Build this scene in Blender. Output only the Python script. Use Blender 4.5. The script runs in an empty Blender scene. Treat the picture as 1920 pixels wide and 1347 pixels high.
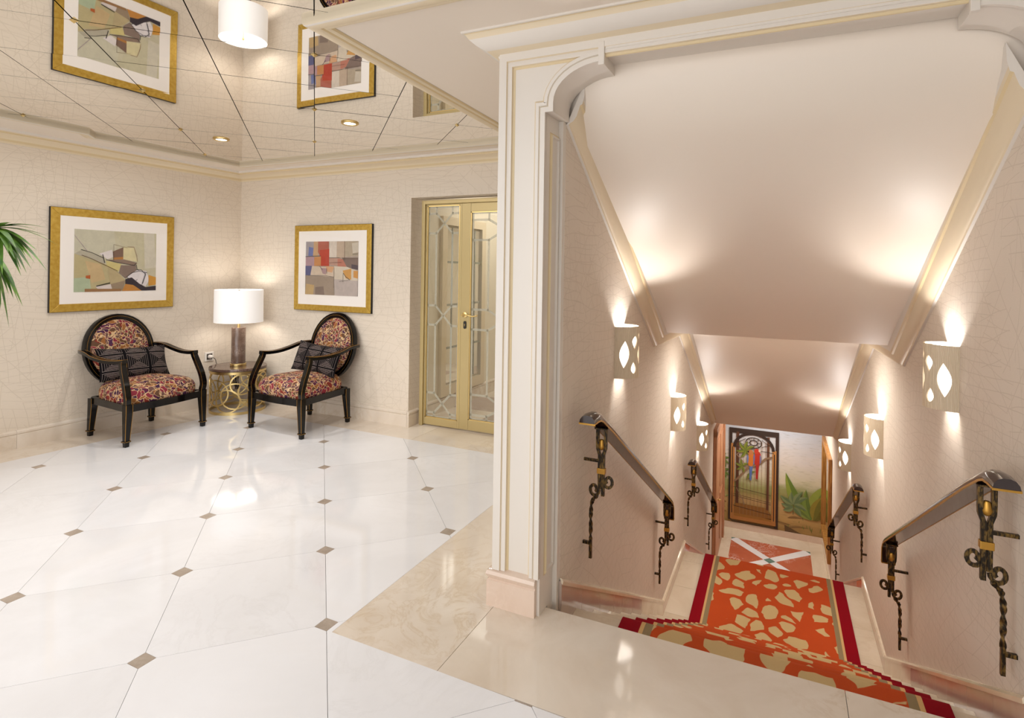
import bpy, bmesh, math, random
from mathutils import Vector, Matrix, geometry
from math import sin, cos, pi, radians as R, atan2, hypot, sqrt, floor as fl

random.seed(7)
scene = bpy.context.scene
COL = scene.collection

# ------------------------------------------------------------------ camera, light, exposure
CAMH = 1.3712
FPX, PX, PY, ROLL, YAW = 1046.85, 995.4, 507.2, 0.015, 0.4260
cam_d = bpy.data.cameras.new('camera')
cam = bpy.data.objects.new('camera', cam_d); COL.objects.link(cam)
cam_d.sensor_width = 36.0
cam_d.lens = FPX/1920*36.0
cam_d.shift_x = -(PX-960)/1920
cam_d.shift_y = (PY-673.5)/1920
cam_d.clip_start = 0.02; cam_d.clip_end = 100
_F = Vector((-sin(YAW), cos(YAW), 0)); _Rt = Vector((cos(YAW), sin(YAW), 0)); _U = Vector((0, 0, 1))
_R2 = _Rt*cos(ROLL)+_U*sin(ROLL); _U2 = -_Rt*sin(ROLL)+_U*cos(ROLL)
M = Matrix((( _R2.x, _U2.x, -_F.x, 0), (_R2.y, _U2.y, -_F.y, 0), (_R2.z, _U2.z, -_F.z, CAMH), (0, 0, 0, 1)))
cam.matrix_world = M
scene.camera = cam
scene.view_settings.view_transform = 'Standard'
scene.view_settings.look = 'None'
scene.view_settings.gamma = 1.0
scene.view_settings.use_curve_mapping = False
scene.view_settings.exposure = 0.40
scene.cycles.use_denoising = True
scene.cycles.max_bounces = 8
scene.cycles.sample_clamp_indirect = 6.0
scene.cycles.caustics_reflective = False
scene.cycles.caustics_refractive = False

w = bpy.data.worlds.new('world'); scene.world = w; w.use_nodes = True
w.node_tree.nodes['Background'].inputs[0].default_value = (1.0, 0.97, 0.94, 1)
w.node_tree.nodes['Background'].inputs[1].default_value = 1.3

def light(kind, name, loc, energy, color=(1, .9, .78), rot=(0, 0, 0), size=None, sizey=None, spot=None, blend=.5, soft=.03):
    d = bpy.data.lights.new(name, kind); o = bpy.data.objects.new(name, d); COL.objects.link(o)
    d.energy = energy; d.color = color; o.location = loc; o.rotation_euler = rot
    if kind == 'AREA':
        d.shape = 'RECTANGLE'; d.size = size; d.size_y = sizey or size
    else: d.shadow_soft_size = soft
    if kind == 'SPOT': d.spot_size = spot; d.spot_blend = blend
    return o
def sl0(x, y, z): return (x*cos(.012)-y*sin(.012), x*sin(.012)+y*cos(.012), z)
light('AREA', 'daylight_from_front_windows', (-2.6, -3.3, 1.35), 62, (.93, .96, 1.0), (R(90), 0, 0), 5.5, 2.1)
light('AREA', 'hall_overhead_fill', (-2.0, -0.4, 2.28), 47, (1, .965, .93), (0, 0, 0), 4.8, 2.4)  # broad soft fill added under the hall ceiling, no fixture there
light('AREA', 'seating_overhead_fill', (-3.5, 2.3, 2.29), 18, (1, .965, .93), (0, 0, 0), 1.8, 1.2)  # added fill brightening the chairs and left wall, not a real lamp
light('AREA', 'lower_hall_fill', sl0(0, 9.0, -.72), 19, (1, .95, .88), (0, 0, 0), .9, .9)  # unseen fill added to lift the dark lower hall and mural
light('AREA', 'landing_fill', sl0(0, 4.75, .84), 11, (1, .95, .88), (0, 0, 0), .8, .5)  # added fill for the middle landing, hidden above the sight line
for i, (x, y) in enumerate(((-3.911, 2.887), (-2.646, 2.88), (-3.2, .9), (-1.9, .6))):  # first two sit in real fixtures, last two are added fill out of view
    light('SPOT', 'downlight_and_fill_beam', (x, y, 2.30), 24 if i < 2 else 14, (1, .95, .9), spot=R(95), blend=.6, soft=.03)

# ------------------------------------------------------------------ mesh helpers
class MB:
    def __init__(s): s.v = []; s.f = []; s.m = []; s.c = []
    def add(s, vs, fs, mi=0, col=None):
        b = len(s.v); s.v += [tuple(p) for p in vs]
        for k, f in enumerate(fs):
            s.f.append([b+i for i in f]); s.m.append(mi if isinstance(mi, int) else mi[k]); s.c.append(col)
    def box(s, x0, x1, y0, y1, z0, z1, mi=0):
        v = [(x, y, z) for z in (z0, z1) for y in (y0, y1) for x in (x0, x1)]
        s.add(v, [(0, 2, 3, 1), (4, 5, 7, 6), (0, 1, 5, 4), (2, 6, 7, 3), (0, 4, 6, 2), (1, 3, 7, 5)], mi)
    def prism(s, pts, z0, z1, mi=0, mapf=None, col=None):
        n = len(pts); mf = mapf or (lambda x, y, z: (x, y, z))
        v = [mf(p[0], p[1], z0) for p in pts]+[mf(p[0], p[1], z1) for p in pts]
        f = [tuple(range(n-1, -1, -1)), tuple(range(n, 2*n))]+[(i, (i+1) % n, n+(i+1) % n, n+i) for i in range(n)]
        s.add(v, f, mi, col)
    def lathe(s, prof, seg=24, c=(0, 0, 0), mi=0, cap=True):
        n = len(prof); v = []
        for i in range(seg):
            a = 2*pi*i/seg
            for r, z in prof: v.append((c[0]+r*cos(a), c[1]+r*sin(a), c[2]+z))
        f = [(i*n+k, ((i+1) % seg)*n+k, ((i+1) % seg)*n+k+1, i*n+k+1) for i in range(seg) for k in range(n-1)]
        if cap:
            if prof[0][0] > 1e-6: f.append(tuple(i*n for i in range(seg-1, -1, -1)))
            if prof[-1][0] > 1e-6: f.append(tuple(i*n+n-1 for i in range(seg)))
        s.add(v, f, mi)
    def sweep(s, path, sec, up=(0, 0, 1), mi=0, closed=False, cap=True, twist=0., scale=None):
        # sec: list of (a,b) in side/up frame ; path list of 3D points
        P = [Vector(p) for p in path]; n = len(P); k = len(sec); vs = []
        up = Vector(up); prevside = None
        for i, p in enumerate(P):
            if closed: t = (P[(i+1) % n]-P[i-1])
            else: t = (P[min(i+1, n-1)]-P[max(i-1, 0)])
            t.normalize()
            side = t.cross(up)
            if side.length < .05: side = prevside if prevside is not None else t.cross(Vector((1, 0, 0)))
            side.normalize(); prevside = side; u2 = side.cross(t)
            a = twist*i; sc = scale[i] if scale else 1
            for (x, y) in sec:
                xx = (x*cos(a)-y*sin(a))*sc; yy = (x*sin(a)+y*cos(a))*sc
                vs.append(p+side*xx+u2*yy)
        f = []; m = n if closed else n-1
        for i in range(m):
            j = (i+1) % n
            for q in range(k): f.append((i*k+q, i*k+(q+1) % k, j*k+(q+1) % k, j*k+q))
        if cap and not closed: f += [tuple(range(k-1, -1, -1)), tuple((n-1)*k+q for q in range(k))]
        s.add(vs, f, mi)
    def tube(s, path, r, seg=8, mi=0, closed=False, up=(0, 0, 1), scale=None):
        s.sweep(path, [(r*cos(2*pi*i/seg), r*sin(2*pi*i/seg)) for i in range(seg)], up, mi, closed, scale=scale)
    def strip(s, path, prof, mapf, closed=False, caps=True):
        # planar moulding; path 2D, prof [(d,h,mi)] ; d along left normal
        n = len(path); k = len(prof); vs = []
        for i in range(n):
            p = Vector(path[i][:2])
            def nrm(a, b):
                d = Vector(b[:2])-Vector(a[:2]); d.normalize(); return Vector((-d.y, d.x))
            if closed: n1 = nrm(path[i-1], path[i]); n2 = nrm(path[i], path[(i+1) % n])
            else:
                n1 = nrm(path[max(i-1, 0)], path[max(i, 1)]); n2 = nrm(path[min(i, n-2)], path[min(i+1, n-1)])
            mm = n1+n2; mm = mm/max(.3, mm.dot(n1)) if mm.length > 1e-6 else n1
            for (d, h, _) in prof: vs.append(mapf(p.x+mm.x*d, p.y+mm.y*d, h))
        f = []; mi = []
        for i in range(n if closed else n-1):
            j = (i+1) % n
            for q in range(k-1): f.append((i*k+q, j*k+q, j*k+q+1, i*k+q+1)); mi.append(prof[q][2])
        if caps and not closed:
            f += [tuple(range(k)), tuple((n-1)*k+q for q in range(k))]; mi += [prof[0][2]]*2
        s.add(vs, f, mi)
    def build(s, name, mats, parent=None, smooth=False, recalc=True, bevel=0):
        me = bpy.data.meshes.new(name); me.from_pydata(s.v, [], s.f)
        if not isinstance(mats, (list, tuple)): mats = [mats]
        for m in mats: me.materials.append(m)
        me.polygons.foreach_set('material_index', s.m)
        if any(c is not None for c in s.c):
            ca = me.color_attributes.new('Col', 'FLOAT_COLOR', 'CORNER')
            for p in me.polygons:
                c = s.c[p.index] or (1, 1, 1)
                for li in p.loop_indices: ca.data[li].color = (c[0], c[1], c[2], 1)
        if recalc or bevel:
            bm = bmesh.new(); bm.from_mesh(me)
            if recalc: bmesh.ops.recalc_face_normals(bm, faces=bm.faces)
            bm.to_mesh(me); bm.free()
        if smooth:
            for p in me.polygons: p.use_smooth = True
            try: me.set_sharp_from_angle(angle=R(smooth if smooth is not True else 40))
            except Exception: pass
        me.update()
        o = bpy.data.objects.new(name, me); COL.objects.link(o)
        if bevel:
            b = o.modifiers.new('bevel', 'BEVEL'); b.width = bevel; b.segments = 2; b.limit_method = 'ANGLE'
        if parent: o.parent = parent
        return o

def tag(o, label=None, cat=None, group=None, kind=None):
    if label: o['label'] = label
    if cat: o['category'] = cat
    if group: o['group'] = group
    if kind: o['kind'] = kind
    return o
def empty(name, loc, rz=0, label=None, cat=None, group=None, kind=None):
    o = bpy.data.objects.new(name, None); COL.objects.link(o); o.location = loc; o.rotation_euler = (0, 0, rz); o.empty_display_size = .1
    return tag(o, label, cat, group, kind)
def structure(o, label=None, cat=None): return tag(o, label, cat, None, 'structure')
def copy_tree(o, parent=None):
    c = o.copy(); COL.objects.link(c); c.parent = parent
    for ch in list(o.children): copy_tree(ch, c)
    return c

# ------------------------------------------------------------------ materials
def srgb(r, g, b):
    f = lambda c: (c/255/12.92 if c/255 <= .04045 else ((c/255+.055)/1.055)**2.4)
    return (f(r), f(g), f(b), 1)
def nm(name, rough=.5, metal=0., col=(.8, .8, .8, 1), coat=0., spec=None):
    m = bpy.data.materials.new(name); m.use_nodes = True
    b = m.node_tree.nodes['Principled BSDF']
    b.inputs['Base Color'].default_value = col; b.inputs['Roughness'].default_value = rough; b.inputs['Metallic'].default_value = metal
    b.inputs['Coat Weight'].default_value = coat; b.inputs['Coat Roughness'].default_value = .05
    if spec is not None: b.inputs['Specular IOR Level'].default_value = spec
    return m, m.node_tree, b
class G:
    """small node graph helper"""
    def __init__(s, nt): s.nt = nt; s.n = nt.nodes; s.l = nt.links
    def node(s, t, **kw):
        n = s.n.new(t)
        for k, v in kw.items():
            if k.startswith('i_'):
                key = k[2:]; key = int(key) if key.isdigit() else key.replace('_', ' ')
                if hasattr(v, 'links') or isinstance(v, bpy.types.NodeSocket): s.l.new(v, n.inputs[key])
                else: n.inputs[key].default_value = v
            else: setattr(n, k, v)
        return n
    def link(s, a, b): s.l.new(a, b)
    def coord(s, kind='Object', scale=(1, 1, 1), rot=(0, 0, 0), loc=(0, 0, 0)):
        tc = s.node('ShaderNodeTexCoord'); mp = s.node('ShaderNodeMapping')
        mp.inputs['Scale'].default_value = scale; mp.inputs['Rotation'].default_value = rot; mp.inputs['Location'].default_value = loc
        s.link(tc.outputs[kind], mp.inputs[0]); return mp.outputs[0]
    def noise(s, v, scale, detail=4, rough=.5, dist=0.):
        n = s.node('ShaderNodeTexNoise'); s.link(v, n.inputs['Vector']); n.inputs['Scale'].default_value = scale
        n.inputs['Detail'].default_value = detail; n.inputs['Roughness'].default_value = rough; n.inputs['Distortion'].default_value = dist
        return n
    def voro(s, v, scale, feature='F1', rnd=1.):
        n = s.node('ShaderNodeTexVoronoi', feature=feature); s.link(v, n.inputs['Vector']); n.inputs['Scale'].default_value = scale
        n.inputs['Randomness'].default_value = rnd; return n
    def ramp(s, fac, stops, interp='LINEAR'):
        r = s.node('ShaderNodeValToRGB'); r.color_ramp.interpolation = interp
        e = r.color_ramp.elements
        while len(e) > 1: e.remove(e[-1])
        for i, (p, c) in enumerate(stops):
            c = c if len(c) == 4 else (*c, 1)
            if i == 0: e[0].position = p; e[0].color = c
            else: x = e.new(p); x.color = c
        s.link(fac, r.inputs[0]); return r.outputs[0]
    def math(s, op, a, b=None, c=None, clamp=False):
        n = s.node('ShaderNodeMath', operation=op); n.use_clamp = clamp
        for i, q in enumerate((a, b, c)):
            if q is None: continue
            if isinstance(q, (int, float)): n.inputs[i].default_value = q
            else: s.link(q, n.inputs[i])
        return n.outputs[0]
    def mix(s, fac, a, b, blend='MIX'):
        n = s.node('ShaderNodeMix', data_type='RGBA', blend_type=blend)
        for sock, q in ((n.inputs[0], fac), (n.inputs[6], a), (n.inputs[7], b)):
            if isinstance(q, (int, float)): sock.default_value = q
            elif isinstance(q, tuple): sock.default_value = q if len(q) == 4 else (*q, 1)
            else: s.link(q, sock)
        return n.outputs[2]
    def bump(s, h, strength, dist, bsdf):
        n = s.node('ShaderNodeBump'); n.inputs['Strength'].default_value = strength; n.inputs['Distance'].default_value = dist
        s.link(h, n.inputs['Height']); s.link(n.outputs[0], bsdf.inputs['Normal'])

MAT = {}
def plain(key, col, rough=.5, metal=0., coat=0., spec=None):
    m, nt, b = nm(key, rough, metal, col, coat, spec); MAT[key] = m; return m

def wallpaper(key, base):
    m, nt, b = nm(key, .75); g = G(nt)
    v0 = g.coord(); sp = g.node('ShaderNodeSeparateXYZ'); g.link(v0, sp.inputs[0])
    hx = g.math('ADD', g.math('MULTIPLY', sp.outputs[0], 1.0), sp.outputs[1]); hz = sp.outputs[2]
    def family(ax, ay, per, wob, nscale, seed, wid):
        co = g.math('ADD', g.math('MULTIPLY', hx, ax*per), g.math('MULTIPLY', hz, ay*per))
        nz = g.noise(g.coord(loc=(seed, seed*2, seed*3)), nscale, 2, .4).outputs['Fac']
        ph = g.math('ADD', co, g.math('MULTIPLY', nz, wob))
        fr = g.math('ABSOLUTE', g.math('SUBTRACT', g.math('FRACT', ph), .5))
        ln_ = g.math('LESS_THAN', fr, wid)
        mk_ = g.math('GREATER_THAN', g.noise(g.coord(loc=(seed*5, seed, 0)), 2.6, 2).outputs['Fac'], .47)
        return g.math('MULTIPLY', ln_, mk_)
    fams = [family(.06, 1, 22, 2.4, 1.5, 1.3, .036), family(-.10, 1, 17, 2.6, 1.3, 4.1, .028), family(.22, 1, 13, 2.6, 1.4, 2.6, .02), family(1, .12, 15, 2.2, 1.4, 7.7, .026), family(1, -.2, 12, 2.4, 1.2, 9.2, .02), family(.8, .7, 9, 2.2, 1.0, 12.4, .018), family(-.7, .8, 8, 2.2, 1.0, 15.4, .016)]
    ln = fams[0]
    for f_ in fams[1:]: ln = g.math('MAXIMUM', ln, f_)
    fine = g.noise(g.coord(scale=(18, 18, 120)), 4, 3).outputs['Fac']
    fine2 = g.noise(g.coord(scale=(160, 160, 14)), 3, 2).outputs['Fac']
    tint = g.mix(g.math('MULTIPLY', fine, .5), base, tuple(c_*.84 for c_ in base[:3])+(1,))
    colr = g.mix(g.math('MULTIPLY', ln, .24), tint, tuple(c_*k for c_, k in zip(base[:3], (.52, .47, .4)))+(1,))
    g.link(colr, b.inputs['Base Color'])
    h = g.math('ADD', g.math('MULTIPLY', fine2, .3), g.math('ADD', g.math('MULTIPLY', fine, .4), g.math('MULTIPLY', ln, 1.2)))
    g.bump(h, .35, .002, b)
    b.inputs['Specular IOR Level'].default_value = .25
    MAT[key] = m; return m

def marble(key, base, vein, scale=1.5, veinamt=.5, rough=.08, dark=None, detail=6):
    m, nt, b = nm(key, rough); g = G(nt)
    oi = g.node('ShaderNodeObjectInfo')
    tc = g.coord()
    off = g.node('ShaderNodeVectorMath', operation='MULTIPLY_ADD')
    cmb = g.node('ShaderNodeCombineXYZ'); 
    for i in range(3): g.link(oi.outputs['Random'], cmb.inputs[i])
    g.link(cmb.outputs[0], off.inputs[0]); off.inputs[1].default_value = (17, 31, 5); g.link(tc, off.inputs[2])
    v = off.outputs[0]
    n1 = g.noise(v, scale, detail, .6, .8).outputs['Fac']
    n2 = g.noise(v, scale*2.3, detail, .65, 1.5).outputs['Fac']
    cl = g.ramp(n1, [(.3, base), (.7, tuple(.5*a+.5*c for a, c in zip(base[:3], (dark or vein)[:3]))+(1,))])
    vn = g.math('ABSOLUTE', g.math('SUBTRACT', n2, .5))
    vm = g.ramp(vn, [(0, (1, 1, 1)), (.012, (.5, .5, .5)), (.05, (0, 0, 0))])
    big = g.ramp(g.noise(v, scale*.8, 3).outputs['Fac'], [(.45, (0, 0, 0)), (.65, (1, 1, 1))])
    col = g.mix(g.math('MULTIPLY', g.math('MULTIPLY', vm, big), veinamt), cl, vein)
    g.link(col, b.inputs['Base Color'])
    MAT[key] = m; return m

cream = plain('cream_paint', srgb(224, 217, 208), .38)
cream_b = plain('cream_paint_glazed', srgb(224, 208, 180), .4)
cream_g = plain('gilt_glaze_groove', srgb(216, 196, 156), .45)
ceil_m = plain('ceiling_paint', srgb(232, 221, 208), .6)
stair_ceil = plain('stair_ceiling_paint', srgb(234, 222, 208), .45)
wp = wallpaper('wallpaper_lobby', srgb(232, 219, 202))
wp_s = wallpaper('wallpaper_stair', srgb(229, 217, 203))
white_m = marble('white_marble', srgb(243, 243, 246), srgb(214, 212, 212), 1.2, .25, .07)
beige_m = marble('beige_marble', srgb(236, 226, 213), srgb(206, 184, 156), 1.9, .6, .07, srgb(198, 176, 150))
brown_in = marble('brown_inlay', srgb(158, 144, 130), srgb(205, 190, 175), 14, .5, .15)
rosy_m = marble('rosy_marble', srgb(196, 180, 168), srgb(222, 208, 194), 2.5, .4, .12, srgb(178, 150, 136))
skirt_m = marble('skirting_marble', srgb(224, 204, 188), srgb(238, 222, 208), 2.0, .5, .12, srgb(206, 178, 156))
red_m = marble('red_marble', srgb(196, 108, 78), srgb(245, 232, 222), 3.0, .9, .08, srgb(170, 84, 62))
green_m = marble('green_marble', srgb(72, 108, 98), srgb(150, 180, 170), 9, .5, .1)
tread_m = marble('stair_marble', srgb(232, 219, 198), srgb(196, 172, 140), 2, .4, .12)
stone_m = marble('lamp_stone', srgb(122, 98, 84), srgb(190, 170, 155), 11, .6, .15, srgb(60, 44, 36))
grout = plain('grout', srgb(206, 202, 198), .8)
dark_joint = plain('dark_joint', srgb(44, 44, 40), .5)
brass = plain('brass', srgb(216, 190, 130), .3, 1.0)
gold_paint = plain('gold_paint', srgb(186, 140, 60), .35, .7)
black_l = plain('black_lacquer', srgb(9, 7, 7), .12, 0, 0, .35)
rail_l = plain('rail_lacquer', srgb(44, 26, 23), .12, 0, .3)
blk = plain('black_edge', srgb(22, 20, 20), .5)
white_p = plain('white_plastic', srgb(236, 230, 222), .35)
mat_board = plain('mat_board', srgb(250, 243, 236), .7)
cable_m = plain('cable', srgb(60, 44, 38), .5)
alu = plain('gold_door_frame', srgb(192, 172, 122), .35, .3)
mirror_m, nt_, b_ = nm('mirror_glass', .015, 1.0, (.955, .94, .91, 1)); MAT['mirror'] = mirror_m
def glass(key, tint=(1, 1, 1, 1), refl=.5):
    m = bpy.data.materials.new(key); m.use_nodes = True; nt = m.node_tree; g = G(nt)
    nt.nodes.remove(nt.nodes['Principled BSDF']); out = nt.nodes['Material Output']
    t = g.node('ShaderNodeBsdfTransparent'); t.inputs[0].default_value = tint
    gl = g.node('ShaderNodeBsdfGlossy'); gl.inputs['Roughness'].default_value = .01
    lw = g.node('ShaderNodeLayerWeight'); lw.inputs[0].default_value = .5
    fr_ = g.math('ADD', .04, g.math('MULTIPLY', g.math('POWER', lw.outputs['Facing'], 5.0), .96))
    mx = g.node('ShaderNodeMixShader'); g.link(g.math('MULTIPLY', fr_, refl), mx.inputs[0]); g.link(t.outputs[0], mx.inputs[1]); g.link(gl.outputs[0], mx.inputs[2])
    g.link(mx.outputs[0], out.inputs[0]); MAT[key] = m; return m
pane_m = glass('picture_glass', (1, 1, 1, 1), .8)
door_glass = glass('door_glass', (.93, .95, .93, 1), 1.4)
frost = bpy.data.materials.new('frosted_etch'); frost.use_nodes = True; g = G(frost.node_tree)
_p = frost.node_tree.nodes['Principled BSDF']; _p.inputs['Base Color'].default_value = srgb(190, 188, 172); _p.inputs['Roughness'].default_value = .7
_t = g.node('ShaderNodeBsdfTransparent'); _m = g.node('ShaderNodeMixShader', i_0=.62); g.link(_t.outputs[0], _m.inputs[1]); g.link(_p.outputs[0], _m.inputs[2]); g.link(_m.outputs[0], frost.node_tree.nodes['Material Output'].inputs[0])
def emit(key, col, strength):
    m = bpy.data.materials.new(key); m.use_nodes = True; b = m.node_tree.nodes['Principled BSDF']
    b.inputs['Base Color'].default_value = (.9, .9, .9, 1); b.inputs['Emission Color'].default_value = col; b.inputs['Emission Strength'].default_value = strength
    MAT[key] = m; return m
bulb_m = emit('lit_bulb', (1, .95, .88, 1), 12)
liner_m = emit('glow_liner_emission', (1, .93, .84, 1), 1.6)  # emission stands in for lamplight on the inside of the sconce shade
shade_m = emit('lit_lamp_shade', (1, .94, .89, 1), .22)
# brushed gold picture frame
gf, nt, b = nm('gilt_frame', .4, .6); g = G(nt)
g.link(g.ramp(g.noise(g.coord(scale=(3, 3, 3)), 12, 5).outputs['Fac'], [(.3, srgb(186, 148, 58)), (.7, srgb(208, 174, 84))]), b.inputs['Base Color'])
# antique iron for brackets
iron, nt, b = nm('antique_bronze_iron', .4, .6); g = G(nt)
g.link(g.ramp(g.noise(g.coord(scale=(1, 1, .35)), 130, 4).outputs['Fac'], [(.45, srgb(40, 33, 24)), (.75, srgb(150, 118, 62))]), b.inputs['Base Color'])
# wood
def wood(key, c1, c2, rough=.4):
    m, nt, b = nm(key, rough); g = G(nt)
    g.link(g.ramp(g.noise(g.coord(scale=(14, 14, 1)), 3, 5, .6, .5).outputs['Fac'], [(.35, c1), (.65, c2)]), b.inputs['Base Color']); MAT[key] = m; return m
wood_red = wood('reddish_wood', srgb(168, 112, 78), srgb(202, 150, 112))
wood_gold = wood('golden_wood', srgb(140, 88, 34), srgb(196, 142, 72))
# sconce ceramic with wavy carved grain
sc_m, nt, b = nm('carved_ceramic', .6); g = G(nt)
wv = g.node('ShaderNodeTexWave'); g.link(g.coord(scale=(1, 1, .12)), wv.inputs[0]); wv.inputs['Scale'].default_value = 70; wv.inputs['Distortion'].default_value = 5; wv.inputs['Detail Scale'].default_value = 1.5
g.link(g.mix(wv.outputs['Fac'], srgb(228, 214, 190), srgb(206, 186, 156)), b.inputs['Base Color']); g.bump(wv.outputs['Fac'], .5, .002, b)
# damask chair fabric
fab, nt, b = nm('damask_fabric', .85); g = G(nt)
v = g.coord(); wob = g.noise(v, 13, 2, .5)
mx = g.node('ShaderNodeVectorMath', operation='MULTIPLY_ADD'); g.link(wob.outputs['Color'], mx.inputs[0]); mx.inputs[1].default_value = (.13, .13, .13); g.link(v, mx.inputs[2]); V = mx.outputs[0]
vc = g.voro(V, 27); ve = g.voro(V, 27, 'DISTANCE_TO_EDGE').outputs['Distance']
vb = g.node('ShaderNodeSeparateColor'); g.link(vc.outputs['Color'], vb.inputs[0])
zone = g.noise(v, 9, 2).outputs['Fac']
sel = g.math('ADD', g.math('MULTIPLY', vb.outputs[0], .55), g.math('MULTIPLY', zone, .5))
pal = g.ramp(sel, [(0, srgb(78, 44, 78)), (.30, srgb(104, 46, 76)), (.38, srgb(150, 62, 50)), (.46, srgb(116, 84, 62)), (.55, srgb(176, 118, 66)), (.63, srgb(126, 92, 84)), (.71, srgb(158, 60, 74)), (.8, srgb(92, 58, 90))], 'CONSTANT')
edge = g.ramp(ve, [(.045, (1, 1, 1)), (.07, (0, 0, 0))])
g.link(g.mix(g.math('MULTIPLY', edge, .9), g.mix(1.0, pal, (.72, .68, .70, 1), 'MULTIPLY'), srgb(216, 184, 142)), b.inputs['Base Color'])
b.inputs['Specular IOR Level'].default_value = .2
g.bump(g.noise(v, 220, 2).outputs['Fac'], .3, .001, b)
# cushion: black with pale concentric stitch lines (uses UV)
cu, nt, b = nm('black_stitched_fabric', .9, 0, srgb(20, 17, 20), 0, .15); g = G(nt)
tc = g.node('ShaderNodeTexCoord'); sp = g.node('ShaderNodeSeparateXYZ'); g.link(tc.outputs['UV'], sp.inputs[0])
uu = g.math('SUBTRACT', g.math('FRACT', g.math('MULTIPLY', sp.outputs[0], 3.0)), .5); vv = g.math('SUBTRACT', g.math('FRACT', g.math('ADD', g.math('MULTIPLY', sp.outputs[1], 2.0), .5)), .5)
au = g.math('ABSOLUTE', uu); av = g.math('ABSOLUTE', vv)
horiz = g.math('FRACT', g.math('MULTIPLY', av, 14)); vert = g.math('FRACT', g.math('MULTIPLY', au, 12))
pick = g.math('GREATER_THAN', au, av); 
dmix = g.math('ADD', g.math('MULTIPLY', pick, vert), g.math('MULTIPLY', g.math('SUBTRACT', 1.0, pick), horiz))
ln = g.math('LESS_THAN', dmix, .2)
lvl = g.math('MULTIPLY', ln, g.math('ADD', .9, g.math('MULTIPLY', pick, -.6)))
g.link(g.mix(lvl, srgb(12, 9, 12), srgb(190, 172, 166)), b.inputs['Base Color'])
# runner: orange with cream pebbles, uses UV in metres
rn, nt, b = nm('runner_wool', .95); g = G(nt)
tc = g.node('ShaderNodeTexCoord'); nz = g.noise(tc.outputs['UV'], 3.0, 2)
mx = g.node('ShaderNodeVectorMath', operation='MULTIPLY_ADD'); g.link(nz.outputs['Color'], mx.inputs[0]); mx.inputs[1].default_value = (.16, .22, 0); g.link(tc.outputs['UV'], mx.inputs[2])
nz2 = g.noise(tc.outputs['UV'], 11, 1); mx2 = g.node('ShaderNodeVectorMath', operation='MULTIPLY_ADD'); g.link(nz2.outputs['Color'], mx2.inputs[0]); mx2.inputs[1].default_value = (.045, .045, 0); g.link(mx.outputs[0], mx2.inputs[2]); mx = mx2
mp = g.node('ShaderNodeMapping'); g.link(mx.outputs[0], mp.inputs[0]); mp.inputs['Scale'].default_value = (1, .82, 0); mp.inputs['Location'].default_value = (3.3, 1.7, 0)
e1 = g.voro(mp.outputs[0], 6.6, 'DISTANCE_TO_EDGE', .85); f1 = g.voro(mp.outputs[0], 6.6, 'F1', .85)
d = g.math('SUBTRACT', e1.outputs['Distance'], g.math('MULTIPLY', g.math('MAXIMUM', g.math('SUBTRACT', f1.outputs['Distance'], .30), 0.0), .34))
peb = g.ramp(d, [(.072, (0, 0, 0)), (.082, (1, 1, 1))])
field = g.mix(peb, srgb(188, 76, 34), srgb(202, 176, 128))
sp = g.node('ShaderNodeSeparateXYZ'); g.link(tc.outputs['UV'], sp.inputs[0])
ax = g.math('ABSOLUTE', sp.outputs[0])
HWR = .587
def step(x, t): return g.math('GREATER_THAN', x, t)
c1 = g.mix(step(ax, HWR-.135), field, srgb(146, 128, 96))
c2 = g.mix(step(ax, HWR-.102), c1, srgb(212, 172, 118))
c3 = g.mix(step(ax, HWR-.085), c2, srgb(140, 10, 26))
g.link(c3, b.inputs['Base Color']); b.inputs['Specular IOR Level'].default_value = .1
g.bump(g.noise(tc.outputs['UV'], 350, 2).outputs['Fac'], .4, .002, b)
# painted picture surface from colour attribute
def paint(key, scale, amt, rough=.7):
    m, nt, b = nm(key, rough); g = G(nt)
    at = g.node('ShaderNodeVertexColor'); at.layer_name = 'Col'
    n = g.noise(g.coord(), scale, 6, .65, 1.0).outputs['Fac']
    g.link(g.mix(1.0, at.outputs[0], g.ramp(n, [(.3, (1-amt,)*3), (.7, (1, 1, 1))]), 'MULTIPLY'), b.inputs['Base Color']); MAT[key] = m; return m
art_m = paint('painted_paper', 14, .14); mural_m = paint('painted_mural', 7, .14, .6)
sky_m, nt, b = nm('mural_background', .6); g = G(nt)
tc = g.coord(); sp = g.node('ShaderNodeSeparateXYZ'); g.link(tc, sp.inputs[0])
nz = g.noise(g.coord(scale=(1, 1, 3.5)), 3.2, 6, .6).outputs['Fac']
hh = g.math('ADD', sp.outputs[2], g.math('MULTIPLY', g.math('SUBTRACT', nz, .5), .28))
hr = g.math('DIVIDE', hh, 1.9)
bgc = g.ramp(hr, [(0, srgb(150, 118, 66)), (.10, srgb(186, 152, 92)), (.22, srgb(196, 164, 110)), (.27, srgb(150, 144, 84)), (.35, srgb(158, 162, 104)), (.43, srgb(214, 206, 176)), (.6, srgb(216, 208, 200)), (.85, srgb(190, 196, 206))])
g.link(g.mix(g.ramp(g.noise(g.coord(scale=(2, 1, 12)), 4, 5).outputs['Fac'], [(.55, (0, 0, 0)), (.75, (.35, .35, .35))]), bgc, srgb(120, 110, 70)), b.inputs['Base Color'])
leaf_m, nt, b = nm('leaf_green', .45); g = G(nt)
g.link(g.ramp(g.noise(g.coord(), 18, 2).outputs['Fac'], [(.3, srgb(44, 92, 24)), (.7, srgb(116, 156, 52))]), b.inputs['Base Color'])
stem_m = plain('plant_stem', srgb(110, 96, 52), .6)
pot_m = plain('pot_glaze', srgb(190, 170, 140), .3)
soil_m = plain('soil', srgb(60, 44, 32), .9)

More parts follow.
